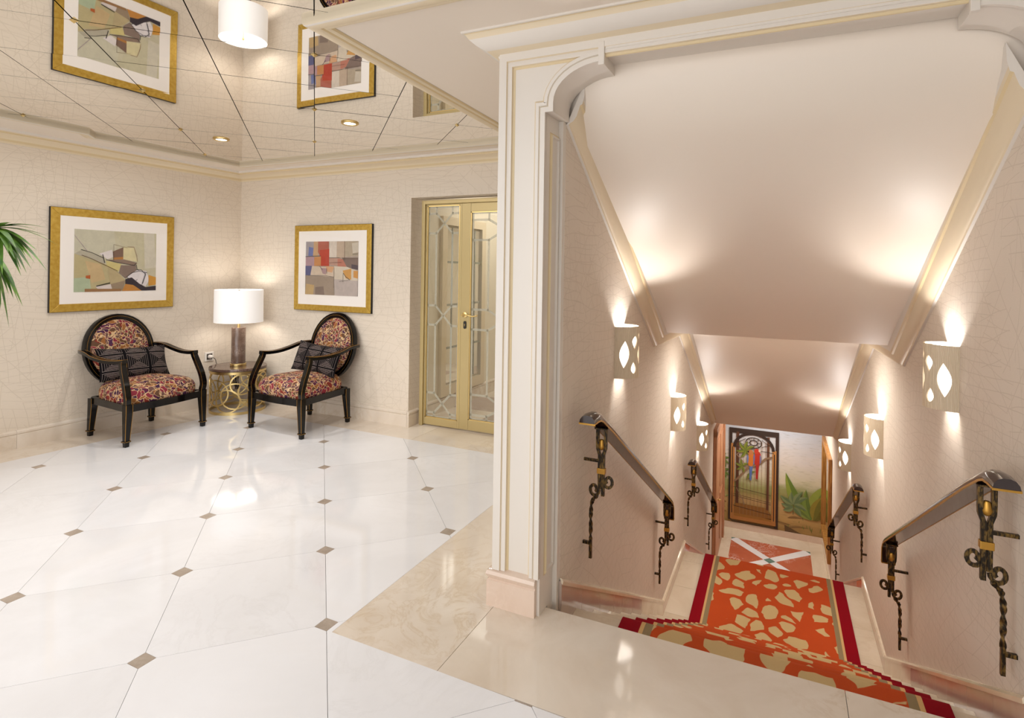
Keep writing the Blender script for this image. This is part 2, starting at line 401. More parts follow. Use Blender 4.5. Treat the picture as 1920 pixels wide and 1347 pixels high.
# ------------------------------------------------------------------ lobby geometry constants
CX, CY, AL, AB = -5.103, 4.0, -.023, -.011
dL = Vector((-sin(AL), cos(AL))); dB = Vector((cos(AB), sin(AB)))
ZM = 2.335; ZS = 2.322; ZF = -.004
SA = .012                                     # stair axis turned slightly
XL, XR = -.791, .733
def S(o):
    o.rotation_euler = (0, 0, SA); return o
def sl(x, y, z=0):                            # stair frame -> world
    return Vector((x*cos(SA)-y*sin(SA), x*sin(SA)+y*cos(SA), z))
XLL, SAL = -.834, .005                        # left stair wall runs a touch off the stair axis
def sw_(sg, x, y, z=0):
    a = SAL if sg > 0 else SA
    return Vector((x*cos(a)-y*sin(a), x*sin(a)+y*cos(a), z))
def SW(o, sg): o.rotation_euler = (0, 0, SAL if sg > 0 else SA); return o
def Lw(s, off=0): p = Vector((CX, CY))+dL*s; n = Vector((dL.y, -dL.x)); return p+n*off       # along left wall
def Bw(s, off=0): p = Vector((CX, CY))+dB*s; n = Vector((dB.y, -dB.x)); return p+n*off       # along back wall (n points to -y)

# walls
b = MB()
p0, p1 = Lw(0), Lw(-7.4)
b.prism([p0, p1, p1+Vector((-.15, 0)), p0+Vector((-.15, .15))], -.15, 2.6)
structure(b.build('wall_left', wp))
XD0, XD1, ZD, YD = -2.952, -1.62, 1.985, 4.105   # door recess
q0, q1, q2, q3 = Vector((CX, CY)), Bw((XD0-CX)), Bw((XD1-CX)), Bw(-CX-1.0)
b = MB()
def wallseg(b, a, c, z0, z1, t=.16):
    b.prism([a, c, c+Vector((0, t)), a+Vector((0, t))], z0, z1)
wallseg(b, q0, q1, -.15, 2.6); wallseg(b, q1, q2, ZD, 2.6); wallseg(b, q2, q3, -.15, 2.6)
structure(b.build('wall_back', wp))
b = MB(); b.box(-1.07, -.95, 2.20, 4.0, -.15, 2.6); structure(b.build('wall_stair_side', wp))
b = MB(); b.box(.72, 3.2, 2.06, 2.2, -.15, 2.6); structure(b.build('wall_front_right', wp))
b = MB(); b.box(3.2, 3.35, -3.5, 2.2, -.15, 2.6); structure(b.build('wall_right', wp))
b = MB(); b.box(-5.4, 3.35, -3.65, -3.5, -.15, .25); b.box(-5.4, 3.35, -3.65, -3.5, 2.3, 2.6)
for x in (-5.4, -2.55, .25, 3.1): b.box(x, x+.2, -3.65, -3.5, .25, 2.3)
structure(b.build('wall_window_side', ceil_m))

# ------------------------------------------------------------------ floor
BX, BY = -1.53, 1.61                         # inner corner of beige border
b = MB(); b.box(-5.45, BX, -3.5, 4.3, -.2, -.012); b.box(BX, 3.2, -3.5, 2.1, -.2, -.012); b.box(BX, -.95, 2.1, 4.3, -.2, -.012)
floor_o = structure(b.build('floor', grout))
O2 = Vector((-2.3908, 1.8124))*CAMH; PS = .6; FA = pi/4-.0005
e1 = Vector((-sin(FA), cos(FA))); e2 = Vector((cos(FA), sin(FA)))
def clip(poly, n, d):
    out = []
    for i in range(len(poly)):
        a, c = poly[i], poly[(i+1) % len(poly)]
        da, dc = a.dot(n)-d, c.dot(n)-d
        if da <= 0: out.append(a)
        if da*dc < 0: out.append(a+(c-a)*(da/(da-dc)))
    return out
nL = Vector((-dL.y, dL.x))                   # to the left of left wall
def border_clip(poly):
    pl = Lw(0, .47); poly = clip(poly, Vector((-1, .10)).normalized(), pl.dot(Vector((-1, .10)).normalized())+.02)
    if len(poly) > 2: poly = clip(poly, Vector((.01, 1)).normalized(), 3.655)
    if len(poly) > 2: poly = clip(poly, Vector((1, 0)), 2.9)
    if len(poly) > 2: poly = clip(poly, Vector((0, -1)), 3.3)
    return poly
def tilemesh(name, poly, z0, z1, mat, parent, L=True):
    if len(poly) < 3: return
    bm = bmesh.new(); vs = [bm.verts.new((p.x, p.y, z1)) for p in poly]
    try: bm.faces.new(vs)
    except ValueError: bm.free(); return
    if L:
        for co, no in (((BX, 0, 0), (1, 0, 0)), ((0, BY, 0), (0, 1, 0))):
            bmesh.ops.bisect_plane(bm, geom=bm.verts[:]+bm.edges[:]+bm.faces[:], plane_co=co, plane_no=no)
        dead = [f for f in bm.faces if f.calc_center_median().x > BX and f.calc_center_median().y > BY]
        bmesh.ops.delete(bm, geom=dead, context='FACES')
        bmesh.ops.dissolve_limit(bm, angle_limit=.01, verts=bm.verts[:], edges=bm.edges[:])
    if not bm.faces: bm.free(); return
    for f in bm.faces:
        f.normal_update()
        if f.normal.z < 0: f.normal_flip()
    r = bmesh.ops.extrude_face_region(bm, geom=bm.faces[:])
    for e in r['geom']:
        if isinstance(e, bmesh.types.BMVert): e.co.z = z1
    for v_ in bm.verts:
        pass
    top = [e for e in r['geom'] if isinstance(e, bmesh.types.BMVert)]
    for v_ in bm.verts:
        if v_ not in top: v_.co.z = z0
    bmesh.ops.recalc_face_normals(bm, faces=bm.faces)
    if sum(f.calc_area() for f in bm.faces) < .002: bm.free(); return
    me = bpy.data.meshes.new(name); bm.to_mesh(me); bm.free(); me.materials.append(mat)
    o = bpy.data.objects.new(name, me); COL.objects.link(o); o.parent = parent; return o
gp = .0008; cc = .043                        # joint half width, corner cut
for i in range(-7, 9):
    for j in range(-9, 8):
        c = O2+e2*(i*PS)+e1*(j*PS)
        if c.x < -5.8 or c.x > 3.4 or c.y > 4.4 or c.y < -3.8: continue
        h = PS-gp
        # tile between lattice nodes (i,j)-(i+1,j+1)
        loc = [(cc, gp), (PS-cc, gp), (h, cc), (h, PS-cc), (PS-cc, h), (cc, h), (gp, PS-cc), (gp, cc)]
        poly = border_clip([c+e2*a+e1*q for a, q in loc])
        tilemesh('tile', poly, -.012, 0, white_m, floor_o)
        s_ = cc-gp
        ins = [c+e2*s_, c+e1*s_, c-e2*s_, c-e1*s_]
        r_ = .0335
        ins = border_clip([c+(e2+e1)*r_ , c+(e1-e2)*r_, c-(e1+e2)*r_, c+(e2-e1)*r_]) if False else border_clip(ins)
        if len(ins) > 3: tilemesh('inset_tile', ins, -.012, .0001, brown_in, floor_o)
# beige border slabs
def slab(poly): tilemesh('border_slab', [Vector(p) for p in poly], -.012, 0, beige_m, floor_o, False)
yb = [-3.48, -2.2, -.9, .35, 1.55, 2.75]
def lb(y): 
    n = Vector((-1, .10)).normalized(); d = Lw(0, .47).dot(n)+.02
    return (n.y*y-d)/(-n.x) if n.x else 0
def lwx(y): return CX+(y-CY)*.023-.02
def back_in(x): n = Vector((.01, 1)).normalized(); return (3.655-n.x*x)/n.y
for a, c in zip(yb, yb[1:]): slab([(lwx(a), a+.001), (lb(a), a+.001), (lb(c), c-.001), (lwx(c), c-.001)])
xs = [lb(back_in(-4.6)), -3.75, -2.7, -1.53]
slab([(lwx(2.75), 2.751), (lb(2.75), 2.751), (xs[0], back_in(xs[0])), (xs[0]-.001, 4.05), (lwx(4.05), 4.05)])
for a, c in zip(xs, xs[1:]): slab([(a+.001, back_in(a)), (c-.001, back_in(c)), (c-.001, 4.2), (a+.001, 4.2)])
slab([(BX+.001, BY), (-1.06, BY), (-1.06, 2.9), (BX+.001, 2.9)]); slab([(BX+.001, 2.902), (-1.06, 2.902), (-1.06, 4.2), (BX+.001, 4.2)])
slab([(-1.058, BY), (.2, BY+.01), (.2, 2.115), (-1.058, 2.1)]); slab([(.202, BY+.01), (1.5, BY+.02), (1.5, 2.135), (.202, 2.115)]); slab([(1.502, BY+.02), (2.9, BY+.03), (2.9, 2.15), (1.502, 2.135)])

# baseboards (lobby)
sk_prof = [(0, 0, 0), (.022, 0, 0), (.022, .100, 0), (.017, .104, 0), (.024, .112, 0), (.024, .124, 0), (.012, .134, 0), (0, .136, 0)]
def skirt(name, path, mat=skirt_m):
    b = MB(); b.strip(path, sk_prof, lambda x, y, h: (x, y, h)); return structure(b.build(name, mat))
def skirting(name, a, c, n):
    """run of separate skirting stones, joined end to end"""
    host = empty(name, (0, 0, 0), kind='structure')
    for k in range(n):
        u, v_ = a+(c-a)*(k/n), a+(c-a)*((k+1)/n); g_ = (c-a).normalized()*.0008
        b = MB(); b.strip([u+g_, v_-g_], sk_prof, lambda x, y, h: (x, y, h)); b.build('skirting_stone', beige_m, host)
    return host
skirting('baseboard_left', Lw(-.02), Lw(-7.2), 8)
for o in bpy.data.objects['baseboard_left'].children: pass
def flip(path): return list(reversed(path))
skirting('baseboard_back', Bw(XD0-CX), Bw(.02), 3)
b = MB(); b.strip([Vector((XD0, YD)), Vector((XD0, 3.955))], sk_prof, lambda x, y, h: (x, y, h)); structure(b.build('baseboard_door_reveal', beige_m))

# ------------------------------------------------------------------ mirror ceiling
mo = [(-4.70, 3.66), (-4.70, 2.45), (-4.60, 2.36), (-4.60, -2.9), (2.3, -2.9), (2.3, 1.60), (-1.72, 1.60), (-1.80, 3.66)]
mo = [Vector(p) for p in mo]
b = MB(); b.box(-5.45, 3.35, -3.65, 4.3, ZM+.03, ZM+.16); ceil_o = structure(b.build('ceiling', dark_joint))
k_ = .964/1.02838
MO = Vector((-2.0027, .9797))*CAMH*k_; s1, s2 = .3656*CAMH*k_, .3451*CAMH*k_; MA = pi/4+.0097
m1 = Vector((-sin(MA), cos(MA))); m2 = Vector((cos(MA), sin(MA)))
jg = .0022
def inside(p, poly):
    c = False
    for i in range(len(poly)):
        a, d = poly[i], poly[i-1]
        if (a.y > p.y) != (d.y > p.y) and p.x < (d.x-a.x)*(p.y-a.y)/(d.y-a.y)+a.x: c = not c
    return c
MX, MY = -1.72, 1.60
def mtile(poly, ang):
    for n, d in ((Vector((-1, 0)), 4.70), (Vector((0, 1)), 3.66), (Vector((0, -1)), 2.9), (Vector((1, 0)), 2.3)):
        poly = clip(poly, n, d)
        if len(poly) < 3: return
    if all(p.x > MX+.01 and p.y > MY+.01 for p in poly): return
    n = len(poly); c = sum(poly, Vector((0, 0)))/n
    bmv = []
    tx, ty = ang
    b = MB()
    f = lambda p, z: (p.x, p.y, z+tx*(p.x-c.x)+ty*(p.y-c.y))
    b.add([f(p, ZM) for p in poly]+[(p.x, p.y, ZM+.022) for p in poly],
          [tuple(range(n-1, -1, -1)), tuple(range(n, 2*n))]+[(i, (i+1) % n, n+(i+1) % n, n+i) for i in range(n)])
    return b.build('mirror_panel', mirror_m, ceil_o)
rr = random.Random(3)
cnt = 0
for i in range(-8, 14):
    for j in range(-9, 9):
        c = MO+m2*(i*s2)+m1*(j*s1)
        if c.x < -5.6 or c.x > 2.9 or c.y < -3.3 or c.y > 4.2: continue
        poly = [c+m2*jg+m1*jg, c+m2*(s2-jg)+m1*jg, c+m2*(s2-jg)+m1*(s1-jg), c+m2*jg+m1*(s1-jg)]
        mtile(poly, (rr.uniform(-.0022, .0022), rr.uniform(-.0022, .0022)))
        if i % 2 == 0 and j % 2 == 0 and inside(c, mo):
            b = MB(); r_ = .016
            v = [(c.x+m2.x*r_, c.y+m2.y*r_, ZM-.001), (c.x+m1.x*r_, c.y+m1.y*r_, ZM-.001), (c.x-m2.x*r_, c.y-m2.y*r_, ZM-.001), (c.x-m1.x*r_, c.y-m1.y*r_, ZM-.001), (c.x, c.y, ZM-.013), (c.x, c.y, ZM+.003)]
            b.add(v, [(0, 1, 4), (1, 2, 4), (2, 3, 4), (3, 0, 4), (1, 0, 5), (2, 1, 5), (3, 2, 5), (0, 3, 5)]); b.build('brass_stud', brass, ceil_o)
# plaster soffit around the mirror
tr = .085
b = MB()
sof = lambda pts: b.prism([Vector(p) for p in pts], ZS, ZM+.03)
sof([(-5.45, -3.6), (-4.60-tr, -3.6), (-4.60-tr, 2.36), (-5.45, 2.36)]); sof([(-5.45, 2.36), (-4.60-tr, 2.36), (-4.70-tr, 2.45), (-4.70-tr, 4.2), (-5.45, 4.2)])
sof([(-4.70-tr, 3.66+tr), (-1.80+tr, 3.66+tr), (-1.80+tr, 4.2), (-4.70-tr, 4.2)])
sof([(-1.72+tr, 1.60+tr), (3.3, 1.60+tr), (3.3, 2.3), (-.9, 2.3), (-.9, 4.2), (-1.80+tr, 4.2), (-1.80+tr, 3.66+tr)])
sof([(-4.6-tr, -3.6), (3.3, -3.6), (3.3, -2.9-tr), (-4.6-tr, -2.9-tr)]); sof([(2.3+tr, -2.985), (3.3, -2.985), (3.3, 1.685), (2.3+tr, 1.685)])
structure(b.build('ceiling_soffit', ceil_m))
b = MB()
pr_ = [(0, ZM+.01, 1), (0, 2.318, 1), (.005, 2.309, 0), (.012, 2.305, 1), (.038, 2.305, 1), (.05, 2.308, 2), (.056, 2.314, 1), (.066, 2.311, 1), (.078, 2.314, 2), (tr, ZS, 0), (tr, ZM, 0)]
b.strip(list(reversed(mo)), [(d, h, m) for d, h, m in pr_], lambda x, y, h: (x, y, h), closed=True)
structure(b.build('trim_1', [cream, cream_b, cream_g], smooth=30), 'cream and gilt moulding edging the mirrored ceiling')
# wall crown
cr = [(0, 2.232, 0), (.014, 2.232, 1), (.018, 2.246, 2), (.026, 2.262, 1), (.045, 2.276, 1), (.072, 2.286, 1), (.092, 2.291, 2), (.096, 2.300, 1), (.115, 2.304, 0), (.12, ZS, 0), (0, ZS+.02, 0)]
b = MB(); path = [Lw(-7.3), Vector((CX, CY)), Bw(4.1)]
b.strip(path, [(-d, h, m) for d, h, m in cr], lambda x, y, h: (x, y, h))
structure(b.build('trim_2', [cream, cream_b, cream_g], smooth=30), 'cream crown moulding with gilt glaze along lobby walls')

# ------------------------------------------------------------------ lobby downlights
def downlight(x, y, lab):
    t = empty('downlight', (x, y, ZM), 0, lab, 'ceiling light', 'recessed lights in the mirrored ceiling')
    b = MB(); b.lathe([(.036, -.001), (.056, -.001), (.058, -.005), (.052, -.010), (.038, -.008), (.036, -.001)], 28, cap=False); b.build('trim_ring', brass, t, smooth=True)
    b = MB(); b.lathe([(0, -.0045), (.037, -.0045)], 24, cap=False); b.build('lit_lens', bulb_m, t)
    return t
downlight(-3.911, 2.887, 'brass ringed recessed light in mirror ceiling above the left chair')
downlight(-2.646, 2.88, 'brass ringed recessed light in mirror ceiling near the glass door')

# ------------------------------------------------------------------ portal (column, beam, cornice)
PX0, PX1 = -1.07, -.866; YF = 2.035; YB = 2.2; PC = -.07
port = empty('stair_portal', (0, 0, 0), kind='structure'); port['label'] = 'cream painted portal with column and bracket framing the stairs'
def arc_pts(sgn, n=10):
    X = lambda x: PC+sgn*(x-PC) if sgn > 0 else 2*PC-x
    pts = [(-.866, 1.995), (-.832, 1.995), (-.832, 2.03)]
    pts += [(-.638-.194*cos(a), 2.03+.135*sin(a)) for a in [i*pi/2/n for i in range(1, n+1)]]
    pts += [(-.638, 2.207)]
    return pts
half = [(-.866, .0)]+arc_pts(1)
mirrored = [(2*PC-x, z) for x, z in reversed(half)]
inner = half+mirrored
# solid body: face polygon extruded YF..YB
b = MB()
body = [(PX0, 0)]+half+mirrored+[(2*PC-PX0, 0), (2*PC-PX0, 2.25), (PX0, 2.25)]
tri = geometry.tessellate_polygon([[Vector((x, z, 0)) for x, z in body]])
n = len(body); YB2 = 2.20
b.add([(x, YF, z) for x, z in body]+[(x, YB2, z) for x, z in body], [tuple(t) for t in tri]+[tuple(n+i for i in reversed(t)) for t in tri]+[(i, (i+1) % n, n+(i+1) % n, n+i) for i in range(n)])
b.build('portal_body', cream, port, smooth=35)
b = MB(); b.box(-1.07, -.866, 2.12, 2.26, -.35, 0); b.box(.726, .95, 2.12, 2.26, -.35, 0); b.build('portal_footing', cream, port)
# inner frame moulding (left normal of upward path at left side points to -x => into column)
mf = lambda x, z, h: (x, YF-h, z)
prof_in = [(0, -.002, 0), (0, .016, 0), (.020, .016, 1), (.024, .009, 0), (.027, .0148, 0), (.040, .0148, 1), (.045, .004, 1), (.050, .001, 1), (.052, -.002, 1)]
for part in ([(x, max(z, .15)) for x, z in half[:-1]], [(2*PC-x, max(z, .15)) for x, z in reversed(half[:-1])]):
    b = MB(); b.strip(part, prof_in, mf); b.build('inner_moulding', [cream, cream_b, cream_g], port, smooth=30)
b = MB(); b.strip([(-.622, 2.207), (2*PC+.622, 2.207)], [(0, -.002, 0), (0, .016, 0), (.014, .016, 1), (.017, .010, 0), (.020, .014, 0), (.031, .014, 0), (.034, -.002, 0)], mf); b.build('beam_moulding', [cream, cream_b, cream_g], port)
for x_ in (-.638, 2*PC+.638):
    b = MB(); b.box(x_-.012, x_+.012, YF-.020, YF+.002, 2.150, 2.238); b.build('bracket_stop', cream, port, bevel=.002)
for x_ in ((-.90, -.846), (.702, .76)):
    b = MB(); b.box(x_[0], x_[1], 2.17, 2.215, -.35, 1.994); b.build('jamb_return', cream, port)
outer = [(PX0, .15), (PX0, 2.25), (2*PC-PX0, 2.25), (2*PC-PX0, .15)]
prof_out = [(0, -.002, 0), (0, .018, 0), (.033, .018, 1), (.036, .011, 0), (.040, .013, 0), (.056, .013, 1), (.058, .004, 2), (.066, .001, 2), (.068, -.002, 1)]
b = MB(); b.strip(outer, [(-d, h, m) for d, h, m in prof_out], mf); b.build('outer_moulding', [cream, cream_b, cream_g], port, smooth=30)
# jamb panel frame on the inner side of the left column
for xs_, sg in ((PX1, 1), (2*PC-PX1, -1)):
    b = MB(); mj = lambda y, z, h: (xs_+sg*h, y, z)
    rect = [(2.075, .14), (2.175, .14), (2.175, 1.93), (2.075, 1.93)]
    b.strip(rect, [(0, 0, 2), (.006, .001, 2), (.010, .008, 0), (.018, .008, 0), (.022, 0, 0)] if True else [], mj, closed=True)
    b.build('jamb_panel_moulding', [cream, cream_b, cream_g], port)
# fascia lines + cornice with left return
co = [(0, 2.236, 2), (.008, 2.236, 0), (.010, 2.246, 1), (.022, 2.25, 1), (.045, 2.259, 0), (.075, 2.275, 0), (.098, 2.295, 1), (.110, 2.312, 2), (.114, 2.314, 0), (.122, 2.314, 0), (.124, 2.332, 0), (0, 2.34, 0)]
b = MB(); b.strip([(PX0, 2.6), (PX0, YF), (2*PC-PX0, YF), (2*PC-PX0, 2.3)], [(-d, h, m) for d, h, m in co], lambda x, y, h: (x, y, h))
b.build('cornice', [cream, cream_b, cream_g], port, smooth=30)
# stone plinth
b = MB()
plp = [(.0, 0, 0), (.022, 0, 0), (.022, .105, 0), (.014, .110, 0), (.020, .118, 0), (.026, .130, 0), (.022, .143, 0), (.006, .152, 0), (0, .153, 0)]
b.strip([(PX0, 2.5), (PX0, YF), (PX1-.012, YF)], [(-d, h, m) for d, h, m in plp], lambda x, y, h: (x, y, h)); b.build('plinth', rosy_m if False else skirt_m, port, smooth=30)

# ------------------------------------------------------------------ stairwell shell (stair frame)
ZL, ZB = -1.37, -2.88
N1, T1 = 9, .266; RI1 = 1.37/9
Y0 = 2.12; YL0 = Y0+8*T1; YL1 = 5.66; N2, T2 = 10, .277; RI2 = 1.51/10; YB0 = YL1+9*T2; YM = 9.93
ceil_path = [(2.2, 2.215), (2.212, 2.13), (2.25, 2.04), (2.36, 1.925), (2.94, 1.60), (4.15, .93), (5.27, .90), (8.0, -.675), (9.95, -.675)]
b = MB()
t_ = .1
b.add([(x, y, z) for x in (XL-.1, XR+.1) for y, z in ceil_path]+[(x, y+.02, z+t_) for x in (XL-.1, XR+.1) for y, z in ceil_path],
      [(i, i+1, len(ceil_path)+i+1, len(ceil_path)+i) for i in range(len(ceil_path)-1)]+[(2*len(ceil_path)+i, 3*len(ceil_path)+i, 3*len(ceil_path)+i+1, 2*len(ceil_path)+i+1) for i in range(len(ceil_path)-1)], )
structure(S(b.build('ceiling_stair', stair_ceil, smooth=25)))
b = MB(); b.box(XLL-.14, XLL, 2.205, YM+.1, -3.1, 2.33); structure(SW(b.build('wall_stair_left', wp_s), 1))
b = MB(); b.box(XR, XR+.14, 2.205, YM+.1, -3.1, 2.33); structure(S(b.build('wall_stair_right', wp_s)))
# sloped crown on stair walls
cpath = [(2.22, 1.93), (4.07, .815), (5.23, .787), (7.95, -.70)]
cp2 = [(2.205, 1.938)]+cpath[1:]
crp = [(0, 0, 0), (0, .012, 1), (-.006, .016, 1), (-.012, .030, 1), (-.030, .046, 1), (-.055, .056, 1), (-.066, .060, 2), (-.070, .070, 1), (-.084, .074, 0), (-.098, .078, 0), (-.150, .082, 0)]
for x0, sg, nme, cp in ((XLL, 1, 'trim_3', [(2.205, 1.985), (4.05, .834), (5.15, .800), (7.84, -.665)]), (XR, -1, 'trim_4', cp2)):
    b = MB(); b.strip(cp, [(-d, h, m) for d, h, m in crp], lambda y, z, h: (x0+sg*h, y, z))
    for i_ in range(len(crp)):
        x_, y_, z_ = b.v[i_]; b.v[i_] = (x_, 2.205, z_+(y_-2.205)*.60)
    structure(SW(b.build(nme, [cream, cream_b, cream_g], smooth=30), sg))

# steps
def flight(name, y0, z0, n, tread, rise, lab):
    t = empty(name, tuple(sl(0, y0, z0)), SA, lab, 'staircase')
    for k in range(n):
        zt = -k*rise
        b = MB(); b.box(XL-.06, XR, k*tread-.0, k*tread+.018, zt-rise, zt-.03); b.build('riser', tread_m, t)
        if k < n-1:
            b = MB(); b.box(XL-.06, XR, k*tread-.02+.02, (k+1)*tread+.018, zt-rise-.03, zt-rise); b.build('tread', tread_m, t, bevel=.004)
    return t
flight('staircase', Y0, 0, N1, T1, RI1, 'upper marble stair flight going down from the lobby floor')
flight('staircase', YL1, ZL, N2, T2, RI2, 'lower marble stair flight beyond the middle landing')
land = structure(S((lambda b: (b.box(XL, XR, YL0, YL1, ZL-.15, ZL-.012), b.build('floor_landing', grout))[1])(MB())))
ys_ = [YL0+.018, YL0+.33, YL0+.76, YL1-.19, YL1+.004]
for a, c in zip(ys_, ys_[1:]):
    for x0, x1 in ((XL-.05, -.2), (-.2, XR)):
        b = MB(); b.box(x0+.001, x1-.001, a+.001, c-.001, ZL-.012, ZL); b.build('landing_slab', tread_m, land)
b = MB(); b.box(-1.1, 1.1, Y0-.005, Y0+.0, -.3, -.0); 
# stair skirting: sloped stones
def st_skirt(x0, sg, name):
    host = SW(empty(name, (0, 0, 0), kind='structure'), sg); 
    top = lambda y: .112-(y-Y0)*RI1/T1
    yy = [2.2, 2.47, 2.76, 3.03, 3.22, 3.48, 3.74, 4.0, 4.26, 4.51]
    for k, (a, c) in enumerate(zip(yy, yy[1:])):
        b = MB(); pts = [(a+.001, top(a)), (c-.001, top(c)), (c-.001, top(c)-.36), (a+.001, top(a)-.30)]
        b.prism(pts, 0, .012, mapf=lambda y, z, h: (x0+sg*h, y, z)); b.build('skirting_stone', (rosy_m if k < 6 else tread_m), host)
    a, c = 4.51, YL1
    for u, v_ in ((a, a+.38), (a+.38, a+.76), (a+.76, c)):
        b = MB(); b.prism([(u+.001, ZL), (v_-.001, ZL), (v_-.001, top(4.535)), (u+.001, top(4.535))], 0, .012, mapf=lambda y, z, h: (x0+sg*h, y, z)); b.build('skirting_stone', skirt_m, host)
    top2 = lambda y: top(4.535)-(y-YL1)*RI2/T2
    for k in range(8):
        a = YL1+k*.3; c = a+.3
        b = MB(); b.prism([(a+.001, top2(a)), (c-.001, top2(c)), (c-.001, top2(c)-.34), (a+.001, top2(a)-.28)], 0, .012, mapf=lambda y, z, h: (x0+sg*h, y, z)); b.build('skirting_stone', (red_m if k == 0 else rosy_m), host)
    b = MB(); zt = top(4.535)
    b.strip([(2.2, top(2.2)), (4.535, zt), (YL1-.02, zt), (YL1+2.4, top2(YL1+2.4))], [(-.004, .010, 0), (-.012, .018, 0), (.002, .019, 0), (.010, .012, 0), (.012, 0, 0)], lambda y, z, h: (x0+sg*h, y, z)); b.build('skirting_cap', tread_m, host)
    b = MB(); b.box(min(x0, x0+sg*.014), max(x0, x0+sg*.014), YB0, YM, ZB, ZB+.10); b.build('skirting_stone', tread_m, host)
st_skirt(XLL, 1, 'baseboard_stair_left'); st_skirt(XR, -1, 'baseboard_stair_right')

# runner
XC = -.006
def runner():
    pth = []
    def nose(y, z, tread, rise):
        # riser face at y+.018.. tread edge rounding
        pass
    y, z = Y0+.024, -.03
    pth.append((y, z))
    th = .017
    def steps(y0, z0, n, tread, rise):
        for k in range(n):
            zr = z0-(k+1)*rise
            yr = y0+k*tread+.018+th
            pth.append((yr, zr+th+.012)); pth.append((yr+.008, zr+th))
            if k < n-1:
                ye = y0+(k+1)*tread+.018
                pth.append((ye-.012, zr+th)); 
                for a in (30, 60, 90): pth.append((ye-.012+(.016+th+.004)*sin(R(a)), zr+th-(.032)*(1-cos(R(a)))))
                pth.append((ye+th+.001, zr-.034))
    steps(Y0, 0, N1, T1, RI1)
    pth.append((YL1-.01, ZL+th)); pth.append((YL1+.012, ZL+th-.004)); pth.append((YL1+.022, ZL-.012)); 
    steps(YL1, ZL, N2, T2, RI2)
    b = MB(); xs = [XC-HWR, XC-.3, XC, XC+.3, XC+HWR]; d = 0; ds = [0]
    for (a, c) in zip(pth, pth[1:]): d += hypot(c[0]-a[0], c[1]-a[1]); ds.append(d)
    n = len(pth); m = len(xs)
    vs = [(x, y, z) for (y, z) in pth for x in xs]
    # skirt edges so that it has thickness at sides
    fs = [(i*m+j, i*m+j+1, (i+1)*m+j+1, (i+1)*m+j) for i in range(n-1) for j in range(m-1)]
    nb = len(vs)
    ed = [(XC-HWR, y-.004, z-.011) for y, z in pth]+[(XC+HWR, y-.004, z-.011) for y, z in pth]
    vs += ed
    fs += [(i*m, (i+1)*m, nb+i+1, nb+i) for i in range(n-1)]+[((i+1)*m+m-1, i*m+m-1, nb+n+i, nb+n+i+1) for i in range(n-1)]
    b.add(vs, fs); o = b.build('stair_runner', rn, recalc=False, smooth=50)
    uv = o.data.uv_layers.new(name='UVMap'); 
    for lp in o.data.loops:
        vi = lp.vertex_index
        if vi < nb: i, j = divmod(vi, m); uv.data[lp.index].uv = (xs[j]-XC, ds[i])
        else: i = (vi-nb) % n; uv.data[lp.index].uv = ((-HWR if vi-nb < n else HWR), ds[i])
    return S(tag(o, 'orange stair runner with cream pebble shapes and crimson borders', 'carpet'))
runner()

# bottom hall floor
b = MB(); b.box(XL-.05, XR, YB0, YM, ZB-.15, ZB-.012); bf = structure(S(b.build('floor_lower_hall', grout)))
mx0, mx1, my0, my1 = -.60, .535, 8.47, 9.57
def bslab(poly, mat, nme='floor_slab', z=0):
    b = MB(); b.prism([Vector(p) for p in poly], ZB-.012, ZB+z); return b.build(nme, mat, bf)
bslab([(XL-.03, YB0+.018), (mx0, YB0+.018), (mx0, YM), (XL-.03, YM)], tread_m); bslab([(mx1, YB0+.018), (XR, YB0+.018), (XR, YM), (mx1, YM)], tread_m)
bslab([(mx0, my1), (mx1, my1), (mx1, YM), (mx0, YM)], tread_m); bslab([(mx0, YB0+.018), (mx1, YB0+.018), (mx1, my0), (mx0, my0)], tread_m)
cxm, cym = (mx0+mx1)/2, (my0+my1)/2; wd = .062
C_ = [Vector((mx0, my0)), Vector((mx1, my0)), Vector((mx1, my1)), Vector((mx0, my1))]; ctr = Vector((cxm, cym))
q = .10
for i in range(4):
    a, c = C_[i], C_[(i+1) % 4]; d_ = (c-a).normalized(); inn = (ctr-(a+c)/2).normalized()
    bslab([a+d_*q, c-d_*q, ctr-inn*(wd*1.35)], red_m, 'red_marble_tile')
    a_, u = C_[i], (ctr-C_[i]).normalized(); pn = Vector((-u.y, u.x))
    prev, nxt = (C_[i-1]-C_[i]).normalized(), (C_[(i+1) % 4]-C_[i]).normalized()
    bslab([a_, a_+nxt*q*.62, a_+prev*q*.62], green_m, 'green_corner_tile')
    rot = 1
    inn2 = [(-1)**0]
    e_n = (ctr-(C_[i]+C_[(i+1) % 4])/2).normalized(); e_p = (ctr-(C_[i]+C_[i-1])/2).normalized()
    bslab([a_+nxt*q*.62, a_+nxt*q, ctr-e_n*(wd*1.35), ctr-e_p*(wd*1.35), a_+prev*q, a_+prev*q*.62], white_m, 'white_marble_band')
bslab([ctr-Vector((wd*1.35, 0)), ctr-Vector((0, wd*1.35)), ctr+Vector((wd*1.35, 0)), ctr+Vector((0, wd*1.35))], green_m, 'green_centre_tile', .0002)

# ------------------------------------------------------------------ mural wall
b = MB(); b.box(XL-.1, XR+.1, YM, YM+.12, ZB-.1, -.5); structure(S(b.build('wall_end', ceil_m)))
b = MB(); b.box(XL, XR, YM-.014, YM, ZB, ZB+.10); structure(S(b.build('baseboard_end', skirt_m)))
MZ0 = ZB+.10; MH = 2.2
mur = empty('wall_mural', tuple(sl(0, YM-.001, MZ0)), SA, 'painted garden mural with parrot cage and big leaves on end wall', 'mural')
b = MB(); b.box(XL, XR, -.004, 0, 0, 2.15); b.build('mural_sky_and_sand', sky_m, mur)
WM = XR-XL
